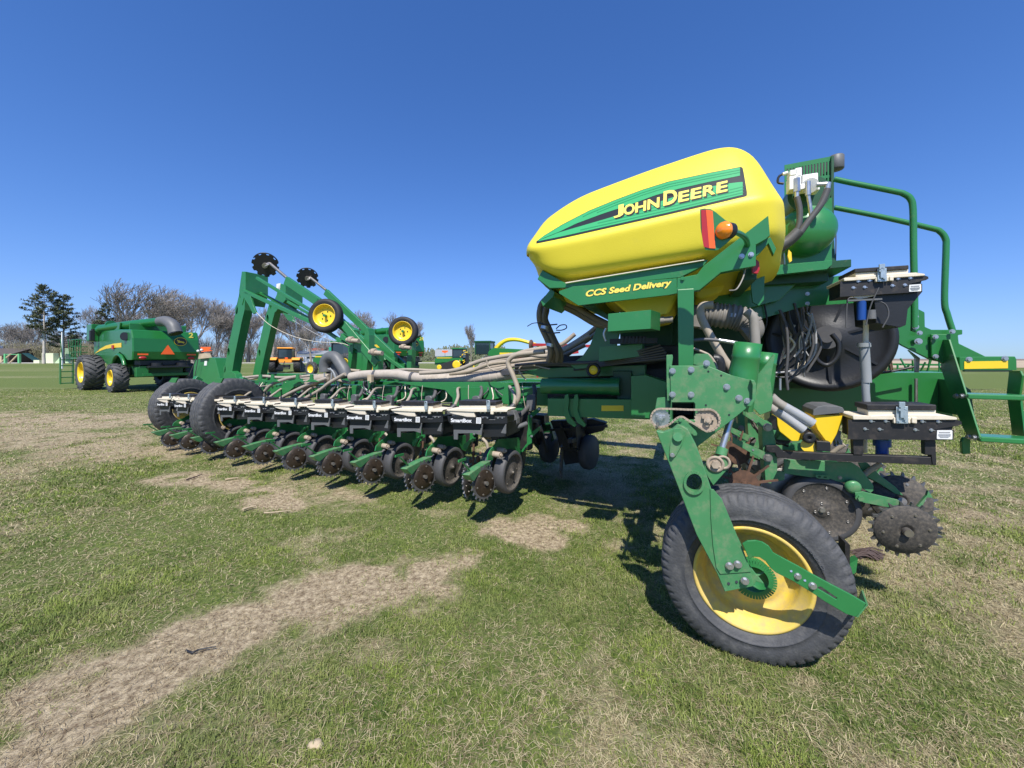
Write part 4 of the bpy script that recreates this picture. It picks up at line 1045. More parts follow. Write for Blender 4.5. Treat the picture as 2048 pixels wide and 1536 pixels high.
for a, b, r in (((655,235),(655,318),.020),((655,318),(655,360),.014),((722,255),(724,340),.017),((775,275),(848,270),.016),((848,262),(840,310),.017)):
    pm = MB(); pm.cyl(P(*Z7(*a), 3.2), P(*Z7(*b), 3.2), r, 6 if r > .018 else 12); part('pump_fitting', pm, M['zinc'], bev=0)
hz([Z7(655,350), Z7(672,430), Z7(668,520), Z7(640,590), Z7(600,630)], .018, 'hosedk', s=3.15, name='hydraulic_hose')
hz([Z7(724,335), Z7(738,420), Z7(742,470)], .012, 'zinc', s=3.2, name='hydraulic_hose')
hz([Z7(845,300), Z7(800,400), Z7(725,500), Z7(660,590), Z7(590,650), Z7(530,690)], .020, 'hosedk', s=3.12, name='hydraulic_hose')
hz([Z7(665,560), Z7(600,620), Z7(540,660), Z7(510,700)], .034, 'hosedk', s=3.1, name='hose_sleeve')
hz([Z7(575,205), Z7(545,225), Z7(540,260), Z7(575,268)], .008, 'blackclean', s=3.3, name='cable')
hz([Z7(570,210), Z7(600,200)], .012, 'white', s=3.28, name='plug', k=0)
part('hose_flag', plate([(605,672),(622,690),(625,740),(612,750),(600,710)], 3.1, .02, Z7), M['yellowp'], bev=0)
hz([Z7(892,500), Z7(895,620), Z7(892,760)], .004, 'hosedk', s=3.9, name='cable')
# fan housing
fh = MB(); c = P(1652, 678, 4.3)
fh.lathe(c, (-.25,-1,.05), [(-.35,.40),(-.10,.46),(.0,.47),(.05,.46),(.07,.43),(.05,.40),(.03,.36),(.035,.18),(.06,.14),(.06,0)], 64)
part('fan_housing', fh, M['blackclean'], bev=0)
fr_ = MB(); A = Vector((-.25,-1,.05)).normalized(); X_, Y_, _ = frame(A)
for i in range(7):
    a = 2*pi*i/7+.3; d = X_*cos(a)+Y_*sin(a); fr_.beam(c+A*.045+d*.12, c+A*.05+d*.40, .012, .02, A)
part('fan_rib', fr_, M['blackclean'], bev=0)
fr_ = MB(); fr_.cyl(c+A*.04, c+A*.16, .10, 24); fr_.cyl(c+A*.16, c+A*.2, .05, 16); part('fan_motor', fr_, M['hosedk'], bev=0)
hz([Z7(800,1230), Z7(770,1290), Z7(780,1350), Z7(840,1380), Z7(900,1330), Z7(910,1250), Z7(870,1190)], .018, 'blackclean', s=3.9, name='hydraulic_hose')
hz([Z7(745,1065), Z7(770,1180), Z7(765,1300), Z7(700,1390), Z7(600,1420), Z7(490,1430)], .007, 'greytext', s=3.5, name='cable')
hz([Z7(550,1040), Z7(590,1150), Z7(600,1300), Z7(590,1430), Z7(600,1533)], .010, 'hosedk', s=3.4, name='cable')
hz([Z7(640,1000), Z7(690,1200), Z7(700,1350), Z7(640,1440), Z7(590,1500)], .008, 'hosedk', s=3.45, name='cable')
hz([Z7(720,1060), Z7(745,1110), Z7(700,1250), Z7(640,1330)], .008, 'greytext', s=3.5, name='cable')
hz([Z7(700,1380), Z7(660,1440), Z7(560,1455), Z7(490,1440)], .006, 'hosedk', s=3.5, name='cable')
hz([Z7(480,1440), Z7(900,1420), Z7(1150,1430), Z7(1330,1400), Z7(1400,1385)], .010, 'blackclean', s=4.6, name='cable')
rgx = random.Random(5)
for i in range(9):
    x = 560+rgx.random()*140; y = 1130+rgx.random()*260
    hz([Z7(x,y), Z7(x+rgx.uniform(-40,60), y+50), Z7(x+rgx.uniform(-60,60), y+130)], rgx.choice([.005,.008]), rgx.choice(['hosedk','cream','greytext','steel']), s=3.6+rgx.random()*.2, name='cable')
for i in range(7):
    x = 640+rgx.random()*70; y = 1230+rgx.random()*160
    q = MB(); q.box(P(*Z7(x,y), 3.75), (.018,.03,.05), ax=Matrix.Rotation(rgx.random(), 3, 'Y')); part('cable_connector', q, M['cream'], bev=0)
for x in (505, 553): hz([Z7(x,1462), Z7(x,1533)], .008, 'zinc', s=3.3, name='tie_rod', k=0)
dk = MB(); dk.box(Vector((.35, 4.6, 1.75)), (1.3, .1, .9)); part('dark_backing', dk, M['darkgreen'], bev=0)
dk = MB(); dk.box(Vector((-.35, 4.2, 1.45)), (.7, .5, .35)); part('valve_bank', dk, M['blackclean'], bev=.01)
# rails and stairs
for pts, r, s in (([(1668,358),(1700,365),(1790,383),(1808,388),(1821,398),(1826,420),(1827,500),(1829,600),(1829,655)], .0195, 3.6), ([(1668,415),(1760,433),(1860,456),(1880,463),(1891,478),(1892,500),(1889,600),(1895,630),(1905,662)], .023, 4.6)):
    hz(pts, r, 'green', s=s, name='handrail', n=14)
bl = MB()
for x, y in ((1380,1083),(1382,1145),(1408,1183),(1608,1175),(1505,1207),(1506,1327)): bl.bolt(P(*Z7(x,y), 4.25 if x > 1390 else 3.6), .013)
bl.bolt(P(*Z7(1400,1235), 4.25), .018); part('bolt', bl, M['zinc'], bev=0)
part('rail_foot', plate([(1365,1040),(1395,1040),(1392,1180),(1360,1170)], 3.62, .02, Z7), M['greenplain'], bev=.002)
part('stair_side_plate', plate([(1090,1150),(1130,1120),(1200,1060),(1330,1000),(1440,1056),(1442,1146),(1482,1163),(1672,1163),(1672,1192),(1645,1196),(1650,1248),(1812,1327),(1995,1327),(2003,1345),(2006,1412),(1640,1412),(1535,1360),(1480,1350),(1300,1260),(1180,1185)], 4.30, .03, Z7), M['greenplain'], bev=.004)
part('stair_panel', plate([(1478,1190),(1600,1190),(1600,1370),(1545,1370),(1482,1330)], 4.27, .02, Z7), M['greenplain'], bev=.004)
part('platform_side', plate([(1650,1330),(1995,1328),(2004,1345),(2006,1412),(1655,1412)], 4.20, .09, Z7), M['greenplain'], bev=.004)
part('safety_marking', plate([(1682,1358),(1950,1354),(1950,1400),(1682,1404)], 4.196, .003, Z7), M['yellowp'], bev=0)
bl = MB()
for x, y in ((1710,1345),(1930,1340)): bl.bolt(P(*Z7(x,y), 4.20), .014)
part('bolt', bl, M['zinc'], bev=0)
def rplate(pts, r, th, f=lambda a, b: (a, b), mb=None):
    mb = mb or MB(); return mb.prism([PR(*f(*p), r) for p in pts], (th,0,0))
part('stair_stringer', rplate([(1060,-6),(1160,-6),(1530,1165),(1395,1168),(1310,1000),(1190,700),(1070,340)], 1.975, .012, ZB), M['greenplain'], bev=.002)
part('stair_stringer', rplate([(1870,362),(2000,362),(2026,420),(1996,640),(2055,1140),(1905,1110),(1840,620)], 2.30, .012, ZB), M['greenplain'], bev=.002)
for y0, y1, xa, s in ((625,700,1385,4.05),(1115,1210,1530,3.95)):
    a = PR(*ZB(xa,(y0+y1)/2), 1.985); b = Vector((2.30, a.y, a.z)); q = MB(); q.box((a+b)/2+Vector((0,.06,0)), (.33,.16,.038)); part('stair_tread', q, M['green'], bev=.008, seg=2)
part('stair_foot', plate([(1340,1150),(1420,1150),(1418,1340),(1328,1345),(1318,1200)], 3.98, .03, ZB), M['greenplain'], bev=.003)
bl = MB()
for x, y in ((1255,660),(1322,660),(1405,1140),(1470,1148)):
    p = PR(*ZB(x,y), 1.97); bl.bolt(p, .014, (-1,-.2,0))
part('bolt', bl, M['zinc'], bev=0)
q = MB(); q.cyl(P(1832,757,4.7), P(1832,806,4.7), .012, 10); part('tie_rod', q, M['steel'], bev=0)
part('deck_support', plate([(1818,700),(1840,716),(1838,745),(1832,745),(1832,716)], 4.4, .03), M['steel'], bev=0)

q = MB(); q.box(Vector((.58, 3.92, 2.12)), (.90, 1.50, .05)); part('deck_floor', q, M['darkgreen'], bev=.003)
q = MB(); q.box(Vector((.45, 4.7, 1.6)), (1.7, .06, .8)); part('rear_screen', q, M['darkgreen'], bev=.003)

q = plate([(1105,714),(1345,700),(1345,738),(1250,742),(1105,735)], 3.95, .25); part('dark_block', q, M['blackclean'], bev=.004)  # black block added to stand for the shaded mass under the tank
q = plate([(1240,560),(1345,560),(1345,700),(1240,705)], 4.3, .2); part('dark_backing', q, M['darkgreen'], bev=.004)  # dark panel added to fill the shaded space below the tank
q = plate([(1225,742),(1262,742),(1262,800),(1235,800)], 3.6, .2); part('cylinder_mount', q, M['darkgreen'], bev=.004)
for i in range(12):
    v = 722+i*1.6; x0 = 1340-rgx.random()*40
    hz([(x0,v-14+rgx.random()*6),(1280,v-4),(1220,v-2+rgx.random()*4),(1150,v+rgx.random()*5),(1090,v+4),(1030,v+8)], rgx.choice([.008,.011,.014]), rgx.choice(['hosedk','blackclean','hosedk','grey']), s=3.55+.05*i, name='hydraulic_hose')
for i, pts in enumerate([[(1200,648),(1170,672),(1120,700),(1060,708),(1020,716),(980,726)],[(1205,655),(1175,680),(1130,706),(1085,722),(1040,730)],[(1200,662),(1160,690),(1115,722),(1060,738),(1000,745)],[(1150,668),(1120,690),(1075,698),(1045,704),(1000,722),(960,734)]]):
    hz(pts, .027, s=4.3+.1*i)

q = plate([(1095,748),(1345,748),(1345,838),(1262,838),(1095,800)], 4.0, .05); part('dark_backing', q, M['blackclean'], bev=0)  # black backing sheet added so the gaps between the tubes read as shade
for i in range(9):
    x = 1500+rgx.random()*130; y = 585+rgx.random()*30
    hz([(x,y),(x+rgx.uniform(-10,12),y+45),(x+rgx.uniform(-25,25),y+95),(x+rgx.uniform(-30,10),y+150)], rgx.choice([.006,.009,.013]), rgx.choice(['hosedk','blackclean','hosedk','grey','hosebrown_shade']), s=3.4+rgx.random()*.4, name='cable')
for i in range(9):
    x = 1492+rgx.random()*30; y = 832+rgx.random()*12
    hz([(x,y),(x+10,y+22),(x+28+rgx.random()*12,y+38+rgx.random()*8),(x+60,y+30+rgx.random()*25)], rgx.choice([.007,.010]), rgx.choice(['hosedk','blackclean','hosebrown_shade']), s=3.12+rgx.random()*.1, name='hydraulic_hose')
for u, v in ((1408,655),(1466,632),(1089,655),(1100,690)):
    p = P(u, v, 2.9 if u > 1200 else 3.1); q = MB(); q.lathe(p, (.2,.1,1), [(-.012,.031),(.012,.031)], 16); part('hose_clamp', q, M['zinc'], bev=0)
# ---------- wing row units ----------
def ZU(x, y): return (860+x/6.4, 780+y/6.4)
def rpl(pts, r, th, mb=None, f=ZU): 
    mb = mb or MB(); return mb.prism([PR(*f(*p), r) for p in pts], (th,0,0))
def wing_unit():
    u = MB()
    rpl([(735,905),(745,830),(775,770),(840,690),(870,630),(1150,605),(1185,700),(1150,830),(1100,800),(900,770),(850,790),(800,900)], -1.53, -.012, u)
    root = part('row_unit', u, M['green'], bev=.002)
    q = MB(); q.prism([PR(*ZU(*p), -1.70) for p in ((735,905),(745,830),(775,770),(870,630),(1150,605),(1150,830),(850,790))], (.012,0,0)); part('side_plate', q, M['green'], root, .002)
    # closing arm
    q = rpl([(497,1092),(520,1070),(640,985),(740,925),(825,900),(838,912),(835,960),(720,985),(640,1050),(565,1165),(540,1150)], -1.585, -.075)
    part('closing_arm', q, M['greendirty'], root, .003)
    q = MB()
    a = PR(*ZU(505,1030), -1.62); b = PR(*ZU(418,930), -1.62); q.cyl(a, b, .008, 8); q.beam(PR(*ZU(365,912), -1.62), PR(*ZU(455,882), -1.62), .02, .014); part('adjust_handle', q, M['green'], root, .001)
    c = PR(*ZU(690,1190), -1.57)
    w1 = spiked(c, Vector((1,-.34,.10)), root, M['spike'], R=.155, nt=20, hubr=.018, hubm=M['copper'], fk=.74)
    c2 = PR(*ZU(470,1160), -1.80)
    spiked(c2, Vector((1,.28,.10)), root, M['spike'], R=.155, nt=20, hubr=.012, hubm=M['castiron'])
    for rr, ctr in ((-1.465,(1080,1052)),(-1.72,(820,1010))):
        c = P(*ZU(1062,1050), 3.30); c = c if rr > -1.6 else c+Vector((-.27, .03, 0))
        ax = Vector((1,-.10,-.04)) if rr > -1.6 else Vector((-1,-.1,-.04)); w = MB()
        w.lathe(c, ax, [(-.10,.158),(-.105,.188),(-.09,.197),(-.05,.201),(-.01,.197),(.005,.186),(.004,.164)], 64)
        gw = part('gauge_wheel', w, M['wheelgrey'], root, 0)
        f = MB(); f.lathe(c, ax, [(.004,.165),(-.02,.160),(-.03,.135),(-.012,.07),(-.012,.03),(0,.028),(0,0)], 40); f.lathe(c, ax*-1, [(.10,.160),(.08,0)], 24)
        part('wheel_face', f, M['hubdirt'], gw, 0)
        A = ax.normalized(); X, Y, _ = frame(A)
        for i in range(6 if rr > -1.6 else 0):
            g = MB(); g.bolt(c+(X*cos(i*pi/3)+Y*sin(i*pi/3))*.115-A*.026, .006, A); part('rivet', g, M['steel'], gw, 0)
        g = MB(); g.bolt(c+A*.0, .012, A); part('hub_bolt', g, M['steel'], gw, 0)
    for x, y, r in ((850,820,.026),(905,765,.024)):
        q = MB(); p = PR(*ZU(x,y), -1.5); q.cyl(p-Vector((.06,0,0)), p+Vector((.05,-.02,0)), r, 14); q.cyl(p, p+Vector((.065,-.02,0)), r*.5, 6); part('pivot_bush', q, M['dirtmetal'], root, 0)
    q = MB(); q.tube([P(*ZU(670,620), 3.5), P(*ZU(725,680), 3.5), P(*ZU(745,770), 3.5)], .016, 10); part('seed_drop_tube', q, M['hose'], root, 0)
    q = MB(); p = P(*ZU(560,850), 3.55)
    for dx, dz, s_ in ((0,.03,.02),(.05,-.02,.026),(-.04,-.05,.018),(.02,-.09,.02),(.08,.04,.014)):
        q.ball(p+Vector((dx,0,dz)), s_, n=8, sq=(1,1,1.5))
    q.beam(p+Vector((.0,0,.13)), p+Vector((-.01,0,-.16)), .012, .02); part('scraper_linkage', q, M['rust'], root, 0, one=True)
    q = plate([(420,720),(440,690),(520,620),(565,620),(560,660),(520,665),(470,760),(435,762)], 3.40, .04, ZU); part('frame_bracket', q, M['green'], root, .002)
    # insecticide box on the tail
    fb = MB()
    plate([(550,282),(978,280),(985,345),(990,430),(650,432),(640,345),(592,322),(560,300)], 3.0000, .01, ZU, mb=fb)
    plate([(222,340),(588,350),(586,436),(292,430),(275,445),(235,400)], 2.9500, .01, ZU, mb=fb)
    fb.prism([P(*ZU(*p), 3.0100) for p in ((222,345),(985,345),(985,425),(650,430),(292,430))], (0,.16,0))
    bx = part('seed_box', fb, M['blackclean'], root, .001, one=True)
    q = plate([(292,432),(655,434),(640,515),(300,512)], 2.9900, .14, ZU)
    q.prism([P(*ZU(*p), 3.0400) for p in ((655,432),(985,430),(975,600),(660,600))], (0,.32,0))
    part('box_well', q, M['blackclean'], bx, .002, one=True)
    q = plate([(300,512),(640,520),(662,440),(675,445),(658,582),(560,552),(355,556),(352,636),(304,632)], 2.9750, .012, ZU); part('grey_bracket', q, M['grey'], bx, .001)
    q = plate([(905,550),(965,440),(974,450),(970,560)], 2.9750, .012, ZU); part('grey_bracket', q, M['grey'], bx, .001)
    q = MB()
    q.prism([P(*ZU(*p), 2.9800) for p in ((205,258),(560,264),(575,350),(470,345),(340,318),(260,296))], (0,.15,0))
    q.prism([P(*ZU(*p), 2.9700) for p in ((208,248),(365,238),(835,240),(1000,252),(982,282),(560,282),(225,268))], (0,.18,0))
    q.prism([P(*ZU(*p), 2.9850) for p in ((372,192),(836,194),(836,244),(365,242))], (0,.16,0))
    q.prism([P(*ZU(*p), 2.9600) for p in ((770,262),(812,262),(808,315),(772,312))], (0,.02,0))
    part('poly_hopper', q, M['cream'], bx, .004, seg=2, one=True)
    q = plate([(365,136),(712,140),(742,152),(842,153),(842,190),(730,186),(366,188)], 2.9750, .14, ZU); part('box_lid', q, M['black'], bx, .003)
    q = MB(); q.box(P(*ZU(745,190), 2.9500), (.03,.012,.075)); q.tube([P(*ZU(728,170), 2.9450), P(*ZU(738,140), 2.9400), P(*ZU(762,150), 2.9400), P(*ZU(765,230), 2.9400)], .004, 6); q.box(P(*ZU(752,225), 2.9400), (.022,.012,.03)); part('latch', q, M['zincblue'], bx, 0, one=True)
    q = MB()
    for x, y in ((650,286),(706,287),(847,288),(903,289),(675,356),(735,357),(870,358),(925,358)): q.bolt(P(*ZU(x,y), 2.9980), .005)
    part('box_bolt', q, M['zinc'], bx, 0, one=True)
    q = MB(); q.beam(P(*ZU(655,345), 2.9960), P(*ZU(760,345), 2.9960), .002, .002); q.beam(P(*ZU(760,380), 2.9960), P(*ZU(835,380), 2.9960), .002, .002); q.beam(P(*ZU(835,345), 2.9960), P(*ZU(960,345), 2.9960), .002, .002)
    part('box_seam', q, M['greytext'], bx, 0, one=True)
    q = MB(); text_on(q, 'SmartBox', lambda x, y: P(*ZU(266+268*x, 412+x*6-50*y), 2.9485), .035); part('box_lettering', q, M['whitetext'], bx, 0, one=True)
    q = plate([(592,352),(654,353),(652,430),(590,428)], 2.9450, .002, ZU); part('warning_sticker', q, M['white'], bx, 0)
    q = MB()
    for y in (368,384,394,404,414): q.beam(P(*ZU(600,y), 2.9440), P(*ZU(645,y), 2.9440), .001, .006 if y == 368 else .002)
    part('sticker_print', q, M['greytext'], bx, 0, one=True)
    # parallel arms to the toolbar
    q = MB()
    plate([(1255,325),(1395,215),(1420,235),(1410,270),(1285,365),(1258,370)], 3.62, .012, ZU, mb=q)
    plate([(1262,570),(1400,465),(1412,500),(1310,600),(1275,610)], 3.62, .012, ZU, mb=q)
    plate([(1255,325),(1300,320),(1298,490),(1300,680),(1255,705),(1200,790),(1150,800),(1240,680),(1240,560),(1255,480)], 3.60, .012, ZU, mb=q)
    part('parallel_arm', q, M['green'], root, .001, one=True)
    q = MB()
    for x, y in ((1295,338),(1300,592),(1395,245)): q.bolt(P(*ZU(x,y), 3.60), .009)
    part('arm_bolt', q, M['zinc'], root, 0, one=True)
    # vacuum canister, elbow, pad
    q = MB(); q.prism([P(*ZU(*p), 3.25) for p in ((975,285),(1010,262),(1070,270),(1110,370),(1112,430),(1090,470),(1030,520),(1005,450))], (0,.08,0)); q.tube([P(*ZU(1020,490), 3.27), P(*ZU(1090,480), 3.3), P(*ZU(1170,455), 3.35), P(*ZU(1235,430), 3.4)], .022, 12); part('vacuum_elbow', q, M['grey'], root, .008, seg=2, one=True)
    q = MB(); q.prism([P(*ZU(*p), 3.75) for p in ((1238,80),(1260,62),(1330,66),(1352,90),(1340,260),(1300,275),(1235,265),(1228,180))], (0,.06,0)); part('down_force_pad', q, M['grey'], root, .012, seg=3)
    q = MB(); q.cyl(P(*ZU(1000,260), 3.3), P(*ZU(1075,190), 3.35), .022, 12); part('hose_cuff', q, M['hosedk'], root, 0)
    q = MB(); p0 = P(*ZU(1075,190), 3.35); q.tube([p0, p0+Vector((-.06,.16,.07)), p0+Vector((-.24,.45,.13)), p0+Vector((-.42,.85,.10))], .0165, 10); part('seed_hose', q, M['hose'], root, 0)
    q = MB(); q.tube([P(*ZU(1150,330), 3.6), P(*ZU(1250,220), 3.75), P(*ZU(1340,60), 3.9), P(*ZU(1330,-60), 4.0)], .024, 10); part('vacuum_hose', q, M['hosedk'], root, 0)
    q = MB(); q.tube([P(*ZU(1225,250), 3.7), P(*ZU(1195,80), 3.72), P(*ZU(1180,-90), 3.8)], .004, 6); part('air_line', q, M['hose'], root, 0)
    q = MB(); q.prism([P(*ZU(*p), 3.95) for p in ((1000,180),(1010,130),(1100,120),(1180,170),(1230,260),(1100,270),(1000,240))], (0,.08,0)); part('unit_mount', q, M['green'], root, .003)
    q = MB(); q.box(Vector((-1.62, 3.80, .74)), (.40,.10,.40)); q.box(Vector((-1.75, 3.72, .62)), (.06,.06,.5)); part('shank_dark_backing', q, M['black'], root, .01, one=True)  # wide black box is an added dark backing, shading the gaps below the seed box
    q = MB(); q.box(Vector((-1.6, 3.55, .80)), (.10,.5,.16)); part('meter_body', q, M['blackclean'], root, .01)
    q = MB(); q.lathe(Vector((-1.62, 3.72, .52)), (1,0,0), [(-.01,.19),(-.008,.192),(.008,.192),(.01,.19),(.012,0)], 40); part('opener_disc', q, M['castiron'], root, 0)
    return root
WU = wing_unit()
UX = [(969,967),(847,954),(746,940.5),(664,928),(592,917),(529,907),(472,898),(424,889),(381,883),(344,877)]
UD = [0,.692,1.38,2.037,2.705,3.37,4.06,4.71,5.37,5.99]
def upos(k):
    u, v = UX[k]; X = -.246-.879*UD[k]; Y = 3.385+.477*UD[k]
    return Vector((CA*X-SA*Y, SA*X+CA*Y, H-(v-HY)/F*Y))
for k in range(1, 10):
    dup(WU, PL, upos(k)-upos(0))
# toolbar of the near wing
WD = Vector((-.996,.089,-.024))
def wl(d, ds=0, z=1.08): return Vector((-1.2, 4.12+ds, z))+WD*d
q = MB(); q.beam(wl(0), wl(7.4), .18, .20, (0,1,0)); part('wing_toolbar', q, M['green'], bev=.004)
q = MB(); q.beam(wl(.3,.3,1.16), wl(7.2,.3,1.16), .10, .12, (0,1,0)); part('wing_toolbar', q, M['green'], bev=.004)
part('toolbar_plate', plate([(790,764),(1000,764),(1015,770),(1015,792),(985,800),(920,802),(905,796),(890,780),(820,770)], 4.05, .02, holes=[[(822,772),(836,774),(838,781),(824,782),(819,777)]]), M['green'], bev=.002)
part('toolbar_plate', plate([(905,775),(960,775),(962,812),(905,812)], 4.0, .02), M['green'], bev=.002)
part('toolbar_plate', plate([(1010,766),(1015,766),(1033,803),(1036,812),(1002,806)], 3.95, .02), M['green'], bev=.002)
def zz3(x, y): return (300+x/4.096, 700+y/4.096)
part('toolbar_plate', plate([(985,328),(1120,262),(1170,225),(1240,235),(1245,280),(1180,300),(1130,345),(1020,400),(990,360)], 4.05, .03, zz3), M['green'], bev=.002)
for x in (1000, 1205, 900, 1320):
    part('hose_hook', plate([(x-10,200),(x+10,200),(x+12,240),(x+60,260),(x-50,262),(x-14,240)], 4.0, .02, zz3), M['green'], bev=.001)
for k in range(9):
    o_ = wl(1.0+.68*k,-.06,0); r = o_.x; dz_ = o_.z; q = MB(); q.box(Vector((r, o_.y-.06, 1.06+dz_)), (.10,.04,.24)); q.box(Vector((r+.2, o_.y-.05, 1.2+dz_)), (.05,.03,.1)); part('mount_bracket', q, M['green'], bev=.002)
    q = MB()
    for i in range(3):
        q2 = MB(); q2.tube([Vector((r+.1*i, o_.y, 1.22+dz_)), Vector((r+.15+.05*i, o_.y-.12, 1.16+dz_)), Vector((r+.2*i, o_.y-.15, 1.02+dz_)), Vector((r-.1, o_.y-.2, .95+dz_))], .008, 6); part('cable', q2, M['hosedk' if i != 1 else 'cream'], bev=0)
# hoses lying along the wing
hz([(700,766),(640,752),(600,753),(560,755),(520,752),(485,756)], .022, s=4.3); hz([(720,742),(680,741),(640,757),(590,765)], .024, s=4.4)
hz([(486,754),(500,758),(530,752),(570,757),(620,757),(650,752)], .022, s=4.5)
for a in ([(600,752),(575,757),(545,768),(530,782)], [(655,756),(620,768),(585,784),(560,797)], [(690,748),(660,765),(640,780),(610,797)]):
    hz(a, .026, s=4.05)
for j in range(5):
    v = 738+j*3; hz([(900,v+6),(860,v+3),(815,v+1),(780,v+4),(740,v+8),(720,v+10)], .02, s=4.3+.1*j)
# grey arched cover with hoses
zz = lambda x, y: (500+x/7.877, 640+y/7.877)
q = MB(); q.tube([P(*zz(*p), 4.25) for p in ((1185,820),(1180,720),(1210,620),(1280,575),(1360,600),(1430,700),(1490,800),(1520,900))], .085, 14); part('arched_cover', q, M['grey'], bev=0)
part('cover_back', plate([(1200,900),(1200,680),(1260,620),(1340,620),(1400,720),(1450,900)], 4.28, .05, zz), M['grey'], bev=0)
for a in ([(1170,830),(1175,960),(1180,1100)], [(1290,830),(1280,930),(1260,1030)], [(1230,770),(1300,800),(1340,900),(1400,1030)], [(1260,760),(1330,850),(1360,960),(1390,1050)]):
    hz([zz(*p) for p in a], .011, 'greylt', s=4.1, name='hydraulic_hose')
q = MB(); q.box(P(741,757,4.0), (.07,.05,.10)); part('junction_box', q, M['dull'], bev=.003)
rgx = random.Random(9)
for i in range(8):
    x = 725+rgx.random()*14; hz([(x,762),(x+rgx.uniform(-6,2),775),(x+rgx.uniform(-4,18),788),(x+rgx.uniform(10,60),798)], .009, rgx.choice(['hosedk','zinc','hosedk','green']), s=3.95+rgx.random()*.1, name='hydraulic_hose')

# ---------- wing support wheels ----------
def wing_wheel(u, v, s, R_, tilt, label):
    c = P(u, v, s)
    ax = Vector((cos(tilt), sin(tilt), 0)); k = R_/.545
    w = part('tyre', tyre_mesh(c, ax, R_, .28, .27*k, 200, .012), M['rubber'], bev=0, label=label)
    f = MB(); f.lathe(c, ax, [(.13,.285*k),(.14,.275*k),(.10,.262*k),(.07,.25*k),(.03,.235*k),(.02,.2*k),(-.06,.17*k),(-.10,.10*k),(-.10,0)], 48); f.lathe(c, -ax, [(.13,.285*k),(.1,.26*k),(.0,.25*k)], 32)
    part('rim', f, M['yellowrim'], w, 0); return c
c1_ = wing_wheel(464, 825, 3.72, .525, .06, 'large wing tyre, the right one of the pair'); c2_ = wing_wheel(370, 813, 4.05, .505, .06, 'large wing tyre, the left one of the pair')
for c, px in ((c1_, (556,250)), (c2_, (185,248))):
    q = plate([(px[0]-8,px[1]-20),(px[0]+42,px[1]-20),(px[0]+22,px[1]+20),(px[0]-34,px[1]+16)], c.y-.45, .02, zz3); q.v = [v for v in q.v]; part('fender_tab', q, M['green'], bev=.001)
    q = MB(); q.beam(c+Vector((-.0,.0,.0)), c+Vector((-.25,.0,.0)), .1, .1, (0,0,1)); q.beam(c+Vector((-.25,.0,.0)), c+Vector((-.25,.35,.5)), .1, .12, (1,0,0)); part('wheel_arm', q, M['green'], bev=.003, one=True)
# wing end bracket beside the far combine
q = plate([(388,722),(405,714),(430,716),(441,762),(444,775),(385,775)], 5.2, .25); part('wing_end_bracket', q, M['green'], bev=.004)
q = plate([(398,708),(410,706),(414,716),(396,718)], 5.15, .1); part('end_block', q, M['dull'], bev=0)
for p in ((396,702),(403,700)): q = MB(); q.ball(P(*p, 5.15), .028); part('white_cap', q, M['white'], bev=0)
q = MB(); q.beam(P(404,703,5.3), P(423,701,5.3), .03, .02); part('red_lever', q, M['orange'], bev=0)
for a in ([(392,718),(385,735),(378,752)], [(396,716),(392,740),(388,758)]): hz(a, .008, 'hosedk', s=5.1, name='hydraulic_hose')
q = plate([(409,722),(414,722),(413,731),(408,731)], 5.19, .01); part('white_tag', q, M['white'], bev=0)

